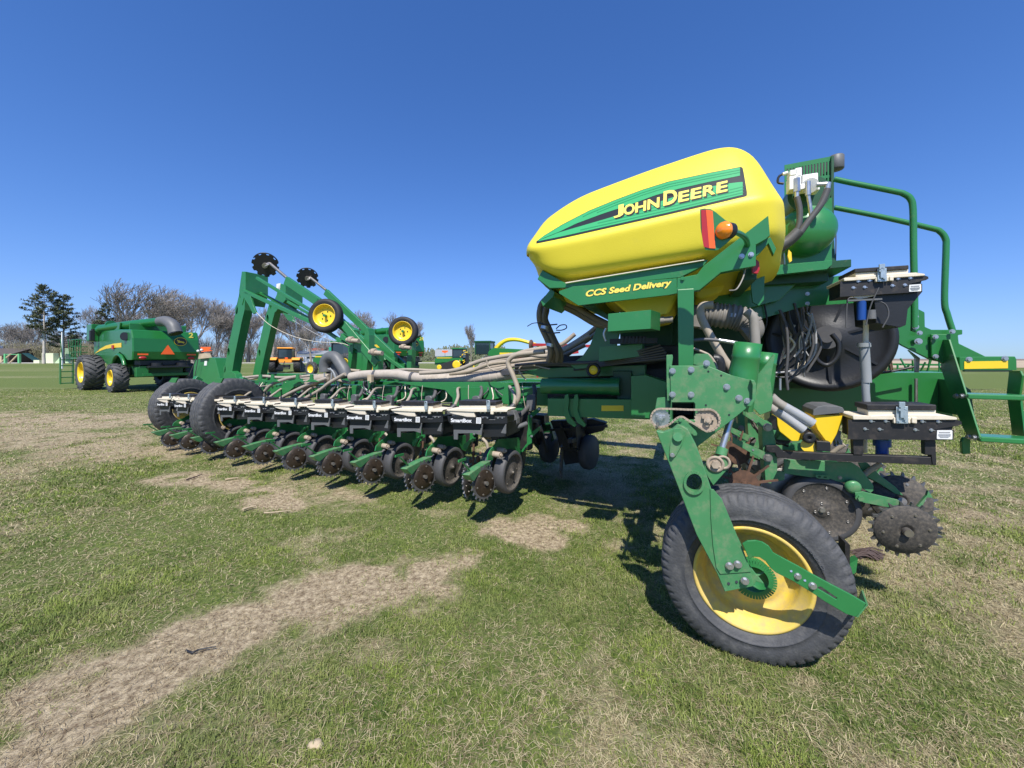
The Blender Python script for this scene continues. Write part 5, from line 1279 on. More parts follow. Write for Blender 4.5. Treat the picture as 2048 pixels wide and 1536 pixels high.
# ---------- row markers ----------
ZM = lambda x, y: (430+x/7.68, 500+y/7.68)
def marker(s, post, head, hole_px, disc, tubep, arms, wheel, wr, upright):
    b = plate(post, s, .15, holes=[ell(x, y, rx, ry, 12) for x, y, rx, ry in hole_px]); part('marker_post', b, M['green'], bev=.006)
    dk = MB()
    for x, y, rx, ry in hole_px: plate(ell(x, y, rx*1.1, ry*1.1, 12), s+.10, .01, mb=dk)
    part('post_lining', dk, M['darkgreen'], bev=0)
    b = plate(head, s-.01, .42); part('post_head', b, M['green'], bev=.004)
    for a, b_, w, ds, m in arms:
        q = MB(); q.beam(P(*a, s+ds), P(*b_, s+ds), .07 if w > .06 else w, w, (0,1,0)); part('marker_arm', q, M[m], bev=.004)
    q = MB(); q.tube([P(*tubep[0], s+.15), P(*tubep[1], s+.15)], .026, 12, k=0); part('marker_tube', q, M['steel'], bev=0)
    c = P(*disc, s+.15); ax = Vector((.8,-.75,-.45)).normalized(); X, Y, A = frame(ax); q = MB(); pr = []
    for i in range(80):
        a = 2*pi*i/80; rr = .215 if (i % 8) > 2 else .185; pr.append(c+(X*cos(a)+Y*sin(a))*rr)
    q.prism(pr, A*.01); dsc = part('marker_disc', q, M['blackclean'], bev=0)  # black colour stands for the disc's shadow side
    q = MB(); q.cyl(c-A*.03, c+A*.09, .045, 16); q.beam(c+A*.07, P(*tubep[0], s+.15), .03, .05); part('disc_hub', q, M['steel'], dsc, 0, one=True)
    q = MB(); q.tube([c+X*.21*cos(t)+Y*.21*sin(t)-A*.02 for t in np.linspace(.3, 2.6, 9)], .011, 6); part('depth_band', q, M['blackclean'], dsc, 0)
    c = P(*wheel, s-.05); ax = Vector((.35,-1,.06)); w_ = MB()
    w_.lathe(c, ax, [(-.06,wr*.66),(-.075,wr*.8),(-.07,wr*.93),(-.045,wr*.985)]+[(x, wr-(.006 if i % 2 else 0)) for i, x in enumerate(np.linspace(-.036,.036,9))]+[(.045,wr*.985),(.07,wr*.93),(.075,wr*.8),(.06,wr*.66)], 56)
    ty = part('marker_tyre', w_, M['rubberdk'], bev=0)
    f = MB(); f.lathe(c, ax, [(.062,wr*.67),(.066,wr*.65),(.05,wr*.62),(.01,wr*.60),(-.01,wr*.45),(-.005,wr*.2),(-.005,0)], 48); part('rim', f, M['yellowp'], ty, 0)
    A = ax.normalized(); X, Y, _ = frame(A); g = MB(); g.cyl(c-A*.01, c+A*.06, .022, 16); part('hub', g, M['green'], ty, 0)
    for i in range(5):
        g = MB(); g.bolt(c+(X*cos(i*2*pi/5)+Y*sin(i*2*pi/5))*wr*.27-A*.004, .008, A); part('wheel_nut', g, M['darkgreen'], ty, 0)
    for up in upright: part('marker_upright', plate(up, s-.02, .12), M['green'], bev=.004)
m1h = [(481,588,2.6,9),(473,620,2.6,9),(457,704,2.3,8),(449,738,2.2,7)]
marker(4.5, [(483,578),(491,582),(489,620),(484,640),(470,708),(462,757),(446,757),(455,700),(467,645),(478,590)],
  [(483.5,543),(491,543),(491,584),(484,610),(478,582)], m1h, (531,530), ((540,527),(574,556)),
  [((514,556),(640,632),.05,.10,'green'),((489,582),(640,652),.06,-.02,'green'),((521,586),(640,648),.045,.25,'green'),((573,561),(640,606),.14,.12,'green'),((636,603),(762,716),.13,.12,'green'),((690,650),(756,728),.12,.0,'green'),
   ((664,640),(735,690),.09,.2,'green'),((655,664),(752,728),.05,.05,'green'),((645,620),(700,668),.06,.28,'darkgreen'),((684,672),(730,704),.07,.02,'green')],
  (652,632), .272, [[(731,655),(735,656),(738,670),(738,700),(732,745),(722,745),(722,700),(729,668)],[(702,655),(708,660),(706,700),(700,745),(694,745),(697,700)],[(744,698),(757,703),(754,755),(744,770),(738,770),(745,740)],[(716,690),(728,694),(725,740),(712,742)]])
m2h = [(541,610,2.2,8),(535,637,2.2,8),(519,706,2.0,7)]
marker(5.75, [(543,600),(551,604),(550,622),(544,645),(530,706),(519,758),(504,758),(515,700),(528,645),(538,608)],
  [(558,567),(571,569),(571,600),(550,625),(544,610),(553,590)], m2h, (615,556), ((622,556),(652,580)),
  [((652,584),(722,650),.13,.12,'green'),((718,646),(822,744),.12,.12,'green'),((566,598),(640,640),.05,.05,'green'),((566,606),(626,642),.05,.3,'darkgreen'),((740,690),(826,752),.06,0,'green')],
  (807,663), .272, [[(818,674),(824,674),(824,700),(820,765),(812,765),(814,700)],[(783,715),(790,715),(788,745),(770,765),(766,765),(780,740)]])
part('white_plate', plate([(553,568),(561,566),(560,580),(552,580)], 5.74, .01), M['white'], bev=0)
for s, px in ((4.4, (757,712)), (5.6, (818,702)), (4.4, (712,688))):
    q = MB(); a = P(px[0]-18, px[1]-8, s); q.cyl(a, a+Vector((.24,0,-.02)), .033, 18); q.lathe(a+Vector((.08,0,0)), (1,0,0), [(-.035,.033),(-.03,.052),(.03,.052),(.035,.033)], 18); part('pivot_roller', q, M['dirtmetal'], bev=0, one=True)
q = MB(); q.tube([P(*p, 4.45) for p in ((513,625),(540,650),(585,672),(630,683),(680,686),(700,692))], .0042, 6); part('cable', q, M['cream'], bev=0)
q = MB(); q.tube([P(*p, 5.5) for p in ((585,640),(640,672),(690,690),(720,697))], .006, 6); part('cable', q, M['greytext'], bev=0)
part('post_foot', plate([(455,745),(462,742),(470,748),(474,760),(450,760)], 4.48, .12), M['green'], bev=.004)
part('brace', plate([(489,582),(500,590),(506,610),(512,625),(506,628),(498,612),(488,596)], 4.45, .03), M['green'], bev=.002)
part('brace', plate([(565,625),(585,632),(590,645),(575,640)], 5.6, .03), M['green'], bev=.002)

# ---------- far wing seen under the fold joint ----------
q = MB(); q.box(Vector((-4.5, 6.2, 1.05)), (9.5, .18, .20)); part('far_toolbar', q, M['green'], bev=.004)
FU = None
def far_unit(c, sc=1):
    f = MB(); f.prism([c+Vector((0,dy,dz)) for dy, dz in ((-.35,.35),(.1,.38),(.35,.1),(.3,-.02),(.0,.0),(-.3,.1))], (.05,0,0)); f.beam(c+Vector((.02,-.5,.42)), c+Vector((.02,.1,.30)), .05, .05); f.beam(c+Vector((.02,-.5,.22)), c+Vector((.02,.1,.16)), .05, .05); f.box(c+Vector((0,.0,.36)), (.16,.22,.14)); root = part('row_unit', f, M['black'], bev=.003, one=True)  # far frame coloured black to stand for its shade
    w = MB(); w.lathe(c+Vector((.12,0,-.0)), (1,-.2,0), [(-.06,0),(-.055,.19),(-.03,.205),(.03,.205),(.055,.19),(.05,.0)], 40); part('gauge_wheel', w, M['wheelgrey'], root, 0)
    spiked(c+Vector((.09,.30,-.02)), Vector((1,-.3,0)), root, M['castiron'], R=.165, face=False)
    spiked(c+Vector((-.12,-.35,-.05)), Vector((1,.2,0)), root, M['castiron'], R=.19, nt=12, face=False)
    h_ = MB(); h_.cyl(c+Vector((.05,.4,.1)), c+Vector((.05,.5,.22)), .008, 8); h_.beam(c+Vector((.0,.5,.22)), c+Vector((.10,.5,.22)), .02, .014); part('adjust_handle', h_, M['green'], root, 0, one=True)
    return root
for u, v, s in ((1158,902,4.6),(1082,892,4.9)): far_unit(P(u, v, s))
for k in range(1, 8): far_unit(P(1085,890,5.3)+Vector((-.565*k-.3, .9, 0)))
part('near_disc_row', plate([(0,0)]+[(1,1),(1,0)], 9, .001), M['darkgreen'], bev=0) if False else None
# toothed residue wheel behind the castor tyre
c = P(1488, 968, 2.85); q = MB(); pr = []
for i in range(12):
    for t, rr in ((0,.085),(.3,.085),(.42,.19),(.52,.19),(.62,.085)):
        a = 2*pi*(i+t)/12; pr.append(c+Vector((cos(a)*rr, 0, sin(a)*rr)))
q.prism(pr, (0,.012,0)); q.bolt(c, .02); part('residue_wheel', q, M['rust'], bev=0, one=True)
c = P(1472, 905, 3.1); q = MB(); pr = []
for i in range(12):
    for t, rr in ((0,.085),(.3,.085),(.42,.16),(.52,.16),(.62,.085)):
        a = 2*pi*(i+t)/12; pr.append(c+Vector((cos(a)*rr, 0, sin(a)*rr)))
q.prism(pr, (0,.012,0)); part('residue_wheel', q, M['rust'], bev=0)
q = MB(); q.prism([P(1690,1085,2.75), P(1700,1090,2.75), P(1700,1170,2.75), P(1692,1160,2.75)], (0,.1,0)); part('scraper_blade', q, M['black'], bev=0)
q = MB(); q.prism([P(1698,1128,2.75), P(1716,1118,2.75), P(1712,1145,2.75), P(1704,1150,2.75)], (0,.05,0)); part('scraper_blade', q, M['green'], bev=0)

rg2 = random.Random(21)
for i, poly in enumerate([[(1100,842),(1185,838),(1212,846),(1206,862),(1165,872),(1152,905),(1122,898),(1112,868)],[(1062,848),(1100,846),(1108,880),(1080,905),(1060,880)],[(1115,880),(1150,880),(1160,925),(1130,930)]]):
    part('far_unit_dark_plate', plate(poly, 4.75+.1*i, .12), M['black' if i != 1 else 'darkgreen'], bev=.004)  # dark plates added as shaded clutter around the far units
for u0, v0, u1, v1 in ((1100,860,1215,852),(1150,850,1170,900),(1120,846,1140,895),(1080,850,1095,905)):
    q = MB(); q.beam(P(u0,v0,4.7), P(u1,v1,4.7), .04, .03); part('far_link', q, M['black'], bev=0)
# ================= farm machines behind =================
def thing_part(root, name, mb, m, bev=0, label=None, one=True):
    return part(name, mb, m, root, bev, label, one=one)
def lug_tyre(c, ax, R, w, n=22):
    mb = MB(); hw = w/2
    mb.lathe(c, ax, [(-hw*.8,R*.58),(-hw,R*.7),(-hw*.98,R*.88),(-hw*.85,R*.95),(hw*.85,R*.95),(hw*.98,R*.88),(hw,R*.7),(hw*.8,R*.58)], 40)
    X, Y, A = frame(ax)
    for i in range(n*2):
        sd = 1 if i % 2 else -1; a0 = 2*pi*i/(n*2)
        q = []
        for t in (0, .5, 1):
            a = a0+t*.34; d = X*cos(a)+Y*sin(a); q.append(Vector(c)+d*R*(.965 if t < 1 else .93)+A*(sd*hw*(.03+.95*t)))
        d0 = (X*cos(a0+.17)+Y*sin(a0+.17))
        for a, b in zip(q[:-1], q[1:]): mb.beam(a, b, .075, R*.08, d0.cross(A))
    return mb
def combine(loc, rz, sc, label, number, ladder=True):
    T = empty('combine_harvester', loc, rz, label, 'combine', sc=sc)
    A = lambda *a, **k: thing_part(T, *a, **k)
    G_, Y_, B_ = M['harvest'], M['yellowp'], M['blackclean']
    prof = [(-1.75,1.75),(-1.85,2.2),(-1.80,2.9),(-1.6,3.35),(.2,3.42),(4.1,3.42),(4.3,3.3),(4.3,2.1),(3.0,1.9),(1.8,1.35),(.9,1.45),(.6,1.95),(0,2.15),(-.6,1.95),(-1.0,1.75)]
    b = MB(); b.prism([Vector((-1.45,y,z)) for y, z in prof], (2.9,0,0)); body = A('body', b, G_, .10)
    b = MB(); b.prism([Vector((-1.25,y,z)) for y, z in ((.9,3.38),(.7,3.85),(4.25,3.85),(4.25,3.38))], (.06,0,0)); b.prism([Vector((1.2,y,z)) for y, z in ((-.6,3.3),(-.7,3.78),(4.25,3.85),(4.25,3.3))], (.06,0,0))
    b.box((0,4.2,3.62),(2.5,.06,.5)); b.box((0,-.62,3.5),(2.5,.06,.5)); b.box((-1.42,4.2,3.35),(.5,.9,1.0)); A('grain_tank', b, G_, .03)
    b = MB(); b.box((0,2,1.4),(1.4,4.5,.9)); b.box((0,-.4,1.15),(2.2,.5,.5)); b.box((0,-1.2,1.35),(2.3,.9,.12)); b.box((0,.1,.9),(2.4,.25,.25)); A('chassis', b, M['darkgreen'], .03)
    b = MB(); b.box((.1,-1.75,1.38),(1.9,.5,.10)); b.cyl((-.45,-1.75,1.42),(-.45,-1.75,1.6),.24,20); b.cyl((.65,-1.75,1.42),(.65,-1.75,1.6),.24,20); b.box((0,-1.25,1.6),(2.2,.8,.25)); A('straw_spreader', b, B_, .01)
    b = MB(); b.box((-1.0,-1.5,1.1),(.5,.3,.5)); b.box((0,-1.6,.95),(2.0,.12,.16)); A('rear_frame', b, G_, .02)
    for sx in (-1, 1):
        c = Vector((sx*1.75, 3.6, 1.02)); w = A('tyre', lug_tyre(c, (sx,0,0), 1.02, .85, 20), M['rubber'])
        f = MB(); f.lathe(c, (sx,0,0), [(.36,.60),(.40,.57),(.30,.54),(.12,.50),(.10,.25),(.16,.2),(.16,0)], 32); part('rim', f, Y_, w, 0)
        c = Vector((sx*1.55, 0, .78)); w = A('tyre', lug_tyre(c, (sx,0,0), .78, .62, 16), M['rubber'])
        f = MB(); f.lathe(c, (sx,0,0), [(.26,.44),(.30,.42),(.2,.38),(.10,.36),(.10,.2),(.14,.15),(.14,0)], 32); part('rim', f, Y_, w, 0)
        b = MB(); b.box((sx*1.05,-1.86,2.05),(.42,.03,.08)); part('rear_reflector', b, M['orange'], T, 0)
        b = MB(); b.lathe((sx*1.05,-1.82,1.86),(0,-1,0),[(.0,.16),(.04,.15),(.05,.0)],20); b.v = [Vector((p.x, p.y, 1.86+(p.z-1.86)*.55)) for p in b.v]; part('tail_lamp', b, M['redref'], T, 0)
    b = MB(); b.lathe((-1.4,.0,1.98),(1,0,0),[(-.06,.95),(.05,.95),(.05,1.02),(-.06,1.02)],28,closed=True); b.v = [p for p in b.v]; 
    b2 = MB(); b2.tube([Vector((-1.5, cos(a)*.98, 1.05+sin(a)*.98)) for a in np.linspace(.15,2.7,12)], .09, 8); A('mudguard', b2, G_)
    tri = MB(); tri.prism([Vector((x,-1.885,z)) for x, z in ((-.32,2.06),(.28,2.06),(-.02,2.58))], (0,.012,0)); A('warning_triangle', tri, M['orange'])
    em = MB(); em.prism([Vector((.55+.30*cos(a)*(1 if abs(cos(a))<.8 else .97), -1.85, 2.78+.24*sin(a))) for a in np.linspace(0, 2*pi, 20, endpoint=False)], (0,.02,0)); e_ = A('badge', em, Y_)
    em = MB(); em.prism([Vector((.55+.27*cos(a), -1.858, 2.78+.21*sin(a))) for a in np.linspace(0, 2*pi, 20, endpoint=False)], (0,.02,0)); part('badge_field', em, M['blacktext'], e_, 0)
    em = MB(); deer = [(-.17,.04),(-.14,.12),(-.10,.06),(-.05,.10),(-.06,.04),(.04,.02),(.14,.0),(.20,-.06),(.13,-.05),(.18,-.12),(.10,-.07),(.02,-.05),(-.06,-.06),(-.16,-.10),(-.09,-.04),(-.12,.01)]
    em.prism([Vector((.55+x, -1.864, 2.78+z)) for x, z in deer], (0,.01,0)); part('leaping_animal_emblem', em, Y_, e_, 0)
    nm = MB(); text_on(nm, number, lambda x, y: Vector((.95+.22*len(number)*x, -1.79, 3.02+.30*y)), .03); A('number_lettering', nm, M['decaly'])
    sw = MB(); pts = [(3.95,2.15),(3.2,2.35),(2.2,2.52),(1.0,2.60),(-.3,2.62)]
    for (y0,z0),(y1,z1),k0,k1 in zip(pts[:-1], pts[1:], (.02,.09,.14,.17), (.09,.14,.17,.19)): sw.add([(-1.465,y0,z0-k0),(-1.465,y1,z1-k1),(-1.465,y1,z1+k1*.3),(-1.465,y0,z0+k0*.3)], [(0,1,2,3)])
    A('side_stripe', sw, Y_)
    b = MB(); b.box((-1.5,.9,2.46),(.05,.22,.22)); A('side_reflector', b, M['redref'])
    b = MB(); b.cyl((-1.38,-.9,3.0),(-1.55,-1.0,3.0),.22,20); b.cyl((-1.53,-.98,3.0),(-1.56,-1.0,3.0),.15,16); A('exhaust', b, B_)
    b = MB(); b.tube([(-1.35,3.4,3.3),(-1.42,3.2,3.50),(-1.35,2.9,3.58),(-.9,.6,3.72),(-.25,-1.6,3.86)], .235, 18)
    for y in (2.4, .7): b.cyl((-1.2+(.75 if y<1 else .0)*.7,y+.03,3.75),(-1.2+(.75 if y<1 else 0)*.7+.02,y-.08,3.755),.27,18)
    A('unloading_tube', b, G_)
    b = MB(); b.tube([(-.25,-1.55,3.86),(-.12,-2.0,3.86),(.0,-2.45,3.62),(.06,-2.65,3.2)], lambda t: .27+.05*t, 18, cap=False); A('tube_spout', b, M['grey'])
    b = MB(); b.cyl((.055,-2.64,3.22),(.065,-2.655,3.18),.31,18); part('spout_mouth', b, M['blacktext'], T, 0)
    b = MB(); b.box((0,5.2,2.7),(1.9,1.6,1.7)); A('cab', b, M['glass'], .08)
    b = MB(); b.box((0,5.2,3.65),(2.1,1.9,.22)); A('cab_roof', b, G_, .05)
    b = MB(); b.box((-1.75,3.3,3.15),(.2,.22,.6)); b.tube([(-1.0,4.3,3.5),(-1.75,3.3,3.5)], .05, 8, k=0); A('mirror', b, B_, .03)
    if ladder:
        b = MB(); b.box((-1.75,4.6,1.85),(.75,2.0,.08))
        for y in (3.7,4.2,4.7,5.2,5.6): b.tube([(-2.1,y,1.9),(-2.1,y,2.95)], .022, 6, k=0)
        for z in (2.2,2.55,2.95): b.tube([(-2.1,3.7,z),(-2.1,5.6,z)], .022, 6, k=0); b.tube([(-2.1,5.6,z),(-1.4,5.6,z)], .022, 6, k=0)
        A('platform_rail', b, G_)
        b = MB()
        for z in (.35,.7,1.05,1.4,1.75): b.box((-2.25,5.75,z),(.5,.22,.05))
        b.box((-2.0,5.75,1.1),(.04,.26,1.6)); b.box((-2.5,5.75,1.1),(.04,.26,1.6)); A('ladder', b, G_)
        for x in (-2.45,-2.15,-1.95): 
            b = MB(); b.tube([(x,5.6,1.9),(x-.05,5.7,3.0)], .022, 6, k=0); A('ladder_rail', b, G_)
    return T
a1 = math.atan2(.496, -.868)-pi/2
combine((-16.9, 18.2, 0), a1, .82, 'near green combine with a yellow number 2, large at the left beyond the wing tyres', '2')
combine((-8.7, 28.6, 0), a1-.12, .94, 'farther green combine half hidden behind the folded marker arms', '24', ladder=False)

# orange tracked tractor
T = empty('tracked_tractor', (-24.0, 40.8, 0), .32, 'orange rubber tracked tractor seen from behind, right of the marker posts', 'tractor', sc=.86)
A = lambda *a, **k: thing_part(T, *a, **k)
b = MB(); b.box((0,1.6,1.55),(1.5,3.6,.7)); b.prism([Vector((-.8,y,z)) for y, z in ((1.2,1.2),(1.2,2.0),(4.0,1.8),(4.2,1.2))], (1.6,0,0)); A('hood', b, M['caseorange'], .06)
for sx in (-1,1): b = MB(); b.prism([Vector((sx*.8,y,z)) for y, z in ((-.9,1.55),(-.6,1.85),(1.4,1.9),(1.8,1.5),(1.4,1.4),(.2,1.75))], (sx*.9,0,0)); A('fender', b, M['caseorange'], .03)
b = MB(); b.box((0,.5,2.35),(1.5,1.5,1.15)); A('cab', b, M['glass'], .06)
b = MB()
for x in (-.76,.76):
    for y in (-.25,1.25): b.beam((x,y,1.8),(x*.95,y,2.95),.09,.09)
b.beam((-.76,-.26,1.85),(.76,-.26,1.85),.08,.1); A('cab_pillar', b, M['blackclean'])
b = MB(); b.box((0,.5,3.02),(1.75,1.75,.18)); A('cab_roof', b, M['caseorange'], .06)
for sx in (-1,1):
    c = Vector((sx*1.35,0,.85)); t_ = A('track_tyre', lug_tyre(c, (sx,0,0), .85, .75, 16), M['rubberdk']); f = MB(); f.lathe(c, (sx,0,0), [(.2,.5),(.3,.45),(.15,.3),(.15,0)], 20); part('wheel_hub', f, M['grey'], t_, 0)
    b = MB(); b.prism([Vector((sx*1.05,y,z)) for y, z in ((.5,.1),(3.6,.05),(3.9,.4),(3.6,.75),(.5,1.5))], (sx*.6,0,0)); A('track_belt', b, M['rubberdk'], .05)
b = MB(); b.box((0,-.5,.8),(1.1,.9,.35)); b.beam((-.5,-.5,.9),(-.7,-1.3,.5),.1,.1); b.beam((.5,-.5,.9),(.7,-1.3,.5),.1,.1); b.beam((-.7,-1.3,.5),(.7,-1.3,.5),.1,.1); b.beam((0,-.4,1.4),(0,-1.2,.9),.08,.08); A('hitch', b, M['blackclean'])
b = MB(); b.box((0.25,-.75,1.75),(.3,.05,.25)); A('warning_triangle', b, M['orange'])

def tractor(loc, rz, label, kind='green tractor', tracks=False, sc=1):
    T = empty('green_tractor', loc, rz, label, 'tractor', sc=sc); A = lambda *a, **k: thing_part(T, *a, **k)
    b = MB(); b.prism([Vector((-.45,y,z)) for y, z in ((.6,1.2),(.6,2.05),(3.2,1.9),(3.6,1.5),(3.5,1.0))], (.9,0,0)); A('hood', b, M['greenplain'], .06)
    b = MB(); b.box((-.465,2.0,1.75),(.02,2.4,.1)); A('side_stripe', b, M['yellowp'])
    b = MB(); b.box((0,2.0,1.0),(.7,3.2,.5)); A('chassis', b, M['darkgreen'], .03)
    b = MB(); b.box((0,-.1,2.35),(1.5,1.5,1.25)); A('cab', b, M['glass'], .05)
    b = MB()
    for x in (-.76,.76):
        for y in (-.86,.66): b.beam((x,y,1.7),(x,y,3.0),.10,.10)
        b.box((x,-.1,2.95),(.1,1.6,.08))
    b.box((0,-.86,2.95),(1.5,.09,.08))
    A('cab_pillar', b, M['blackclean'])
    b = MB(); b.box((0,-.1,3.08),(1.75,1.85,.2)); A('cab_roof', b, M['greenplain'], .06)
    for sx in (-1,1):
        b = MB(); b.prism([Vector((sx*.75,y,z)) for y, z in ((-1.1,1.3),(-.8,1.75),(.8,1.75),(1.0,1.3))], (sx*.55,0,0)); A('fender', b, M['greenplain'], .04)
        if tracks:
            b = MB(); b.prism([Vector((sx*.8,y,z)) for y, z in ((-1.0,.5),(-.7,.1),(2.6,.05),(2.9,.4),(2.6,.75),(.2,1.5),(-.6,1.4))], (sx*.55,0,0)); A('track_belt', b, M['rubberdk'], .06)
            for y, z, r in ((-.15,.8,.6),(2.45,.42,.36)):
                f = MB(); f.lathe((sx*1.37,y,z), (sx,0,0), [(0,r),(.06,r*.9),(.02,r*.5),(.04,0)], 24); A('drive_wheel', f, M['yellowp'])
        else:
            for y, R_, w_ in ((-.1,.95,.55),(2.8,.65,.4)):
                c = Vector((sx*1.15,y,R_)); t_ = A('tyre', lug_tyre(c, (sx,0,0), R_, w_, 15), M['rubber']); f = MB(); f.lathe(c, (sx,0,0), [(w_*.4,R_*.6),(w_*.2,R_*.5),(w_*.1,R_*.3),(w_*.2,0)], 24); part('rim', f, M['yellowp'], t_, 0)
    return T
tractor((-14.6, 33.5, 0), 1.15, 'green wheeled tractor with yellow hood stripe glimpsed behind the marker arm pivots', sc=.95)
tractor((-6.9, 50, 0), 1.35, 'small green tractor on rubber tracks with yellow drive wheels beyond the white hoses', tracks=True, sc=.9)
# forage harvester with yellow spout
T = empty('forage_harvester', (-.7, 44, 0), 1.35, 'green forage harvester with a long curved yellow spout, right of the bare lone tree', 'harvester'); A = lambda *a, **k: thing_part(T, *a, **k)
b = MB(); b.prism([Vector((-1.3,y,z)) for y, z in ((-3.4,1.1),(-3.5,1.9),(-2.4,2.5),(1.2,2.7),(1.8,2.2),(1.8,1.0))], (2.6,0,0)); A('body', b, M['greenplain'], .1)
for sx in (-1,1):
    b = MB(); b.box((sx*1.31,-1.4,2.05),(.03,3.6,.20)); A('side_stripe', b, M['yellowp'])
    c = Vector((sx*1.5,1.6,.9)); t_ = A('tyre', lug_tyre(c, (sx,0,0), .9, .6, 15), M['rubber']); f = MB(); f.lathe(c, (sx,0,0), [(.26,.55),(.1,.3),(.15,0)], 20); part('rim', f, M['yellowp'], t_, 0)
    c = Vector((sx*1.3,-2.2,.6)); t_ = A('tyre', lug_tyre(c, (sx,0,0), .6, .45, 13), M['rubber'])
b = MB(); b.box((0,2.5,2.65),(1.8,1.7,1.4)); A('cab', b, M['glass'], .06)
b = MB(); b.box((0,2.5,3.42),(2.0,2.0,.2)); A('cab_roof', b, M['darkgreen'], .05)
b = MB()
for x in (-.9,.9):
    for y in (1.65,3.35): b.beam((x,y,1.9),(x,y,3.4),.12,.12)
b.box((0,1.65,3.3),(1.9,.1,.1)); b.box((0,3.35,3.3),(1.9,.1,.1)); b.box((-.9,2.5,3.3),(.1,1.8,.1)); b.box((.9,2.5,3.3),(.1,1.8,.1))
A('cab_pillar', b, M['darkgreen'])
b = MB(); b.tube([(0,1.2,2.6),(.0,.6,3.2),(.0,-.2,3.6),(0,-1.4,3.62),(0,-3.0,3.2),(0,-4.4,2.75),(0,-5.6,2.55)], lambda t: .27-.12*t, 4); A('discharge_spout', b, M['yellowp'])
b = MB(); b.tube([(-.2,-3.2,2.9),(-.2,-4.4,2.4)], .04, 6, k=0); A('spout_brace', b, M['blackclean'])
# red grain auger
T = empty('grain_auger', (2.0, 30, 0), 0, 'long red grain auger with a rusty disc on its end, behind the planter hoses', 'auger'); A = lambda *a, **k: thing_part(T, *a, **k)
b = MB(); b.beam((-.4,0,2.58),(6.5,.4,2.42),.16,.22); A('boom', b, M['red'], .01)
b = MB(); b.beam((-2.0,.5,1.35),(3.2,.2,2.05),.3,.28); b.beam((2.7,.2,2.45),(3.0,.2,1.9),.12,.12); A('lower_boom', b, M['red'], .01)
b = MB(); b.lathe((-.5,0,2.55),(1,-.5,0),[(-.04,.0),(-.03,.42),(.03,.42),(.05,0)],24); A('end_disc', b, M['rust'])
b = MB(); b.beam((4.5,.3,2.4),(4.5,.3,0),.15,.15); b.beam((0,.35,1.6),(0,.35,0),.12,.12); A('support_leg', b, M['red'])
# folded tool with pale parts near the lone tree
T = empty('folded_implement', (-3.75, 30.5, 0), .1, 'dark upright implement frame with pale yellow tines next to the tracked tractor', 'implement'); A = lambda *a, **k: thing_part(T, *a, **k)
b = MB(); b.beam((.2,0,0),(.2,0,1.9),.28,.28); b.beam((-.6,0,.6),(.8,0,.7),.12,.12); A('frame', b, M['blackclean'])
b = MB(); rr_ = random.Random(3)
for i in range(16): p = Vector((rr_.uniform(-.7,.1), rr_.uniform(-.2,.2), .3+i*.12)); b.beam(p, p+Vector((rr_.uniform(-.25,.3),0,rr_.uniform(-.12,.16))), .05, .06)
b.beam((.75,0,0),(.7,0,1.2),.1,.1); A('tine', b, M['yellowp'])
# low green implement and rolling basket beyond the beam on the right
T = empty('field_cultivator', (13.5, 17.5, 0), .0, 'low green folded cultivator lying in the grass beyond the planter beam', 'cultivator'); A = lambda *a, **k: thing_part(T, *a, **k)
b = MB(); rr_ = random.Random(12)
for z in (.7,1.0,1.3): b.beam((-1.5,0,z),(6.8,.6,z-.1),.09,.09)
for i in range(34): x = -1.5+i*.25; b.beam((x,rr_.uniform(-.4,.4),.25),(x+rr_.uniform(-.2,.2),rr_.uniform(-.4,.4),1.25+rr_.uniform(-.1,.25)),.05,.05)
A('frame', b, M['greenplain'])
b = MB()
for x in (.7,1.3): b.cyl((x,.3,0),(x,.3,.5),.1,8); b.box((x,.3,.5),(.5,.5,.1))
b.box((8.6,.4,.95),(2.2,.1,.12)); A('lower_frame', b, M['blackclean'])
T = empty('rolling_basket', (16.7, 17.3, 0), 0, 'rusty upright slatted roller with dark discs in front of the far brown field', 'roller'); A = lambda *a, **k: thing_part(T, *a, **k)
b = MB()
for i in range(9): a = 2*pi*i/9; b.beam((.30*cos(a),.30*sin(a),.9),(.20*cos(a),.20*sin(a),1.85),.035,.035)
for z in (.95,1.2,1.5,1.82): b.lathe((0,0,z),(0,0,1),[(0,.28),(.02,.28),(.02,.2),(0,.2)],14)
A('basket', b, M['rust'])
b = MB()
for z in (.95,1.12,1.3,1.5,1.66): b.lathe((-.8,0,z),(.1,0,1),[(0,.0),(.02,.28),(.03,.0)],14)
b.beam((-.8,0,.3),(-.8,0,1.8),.08,.08); b.beam((-.9,0,.95),(.1,0,.95),.1,.1); b.cyl((-1.35,0,.6),(-1.35,0,1.7),.1,8); A('disc_stack', b, M['rust'])

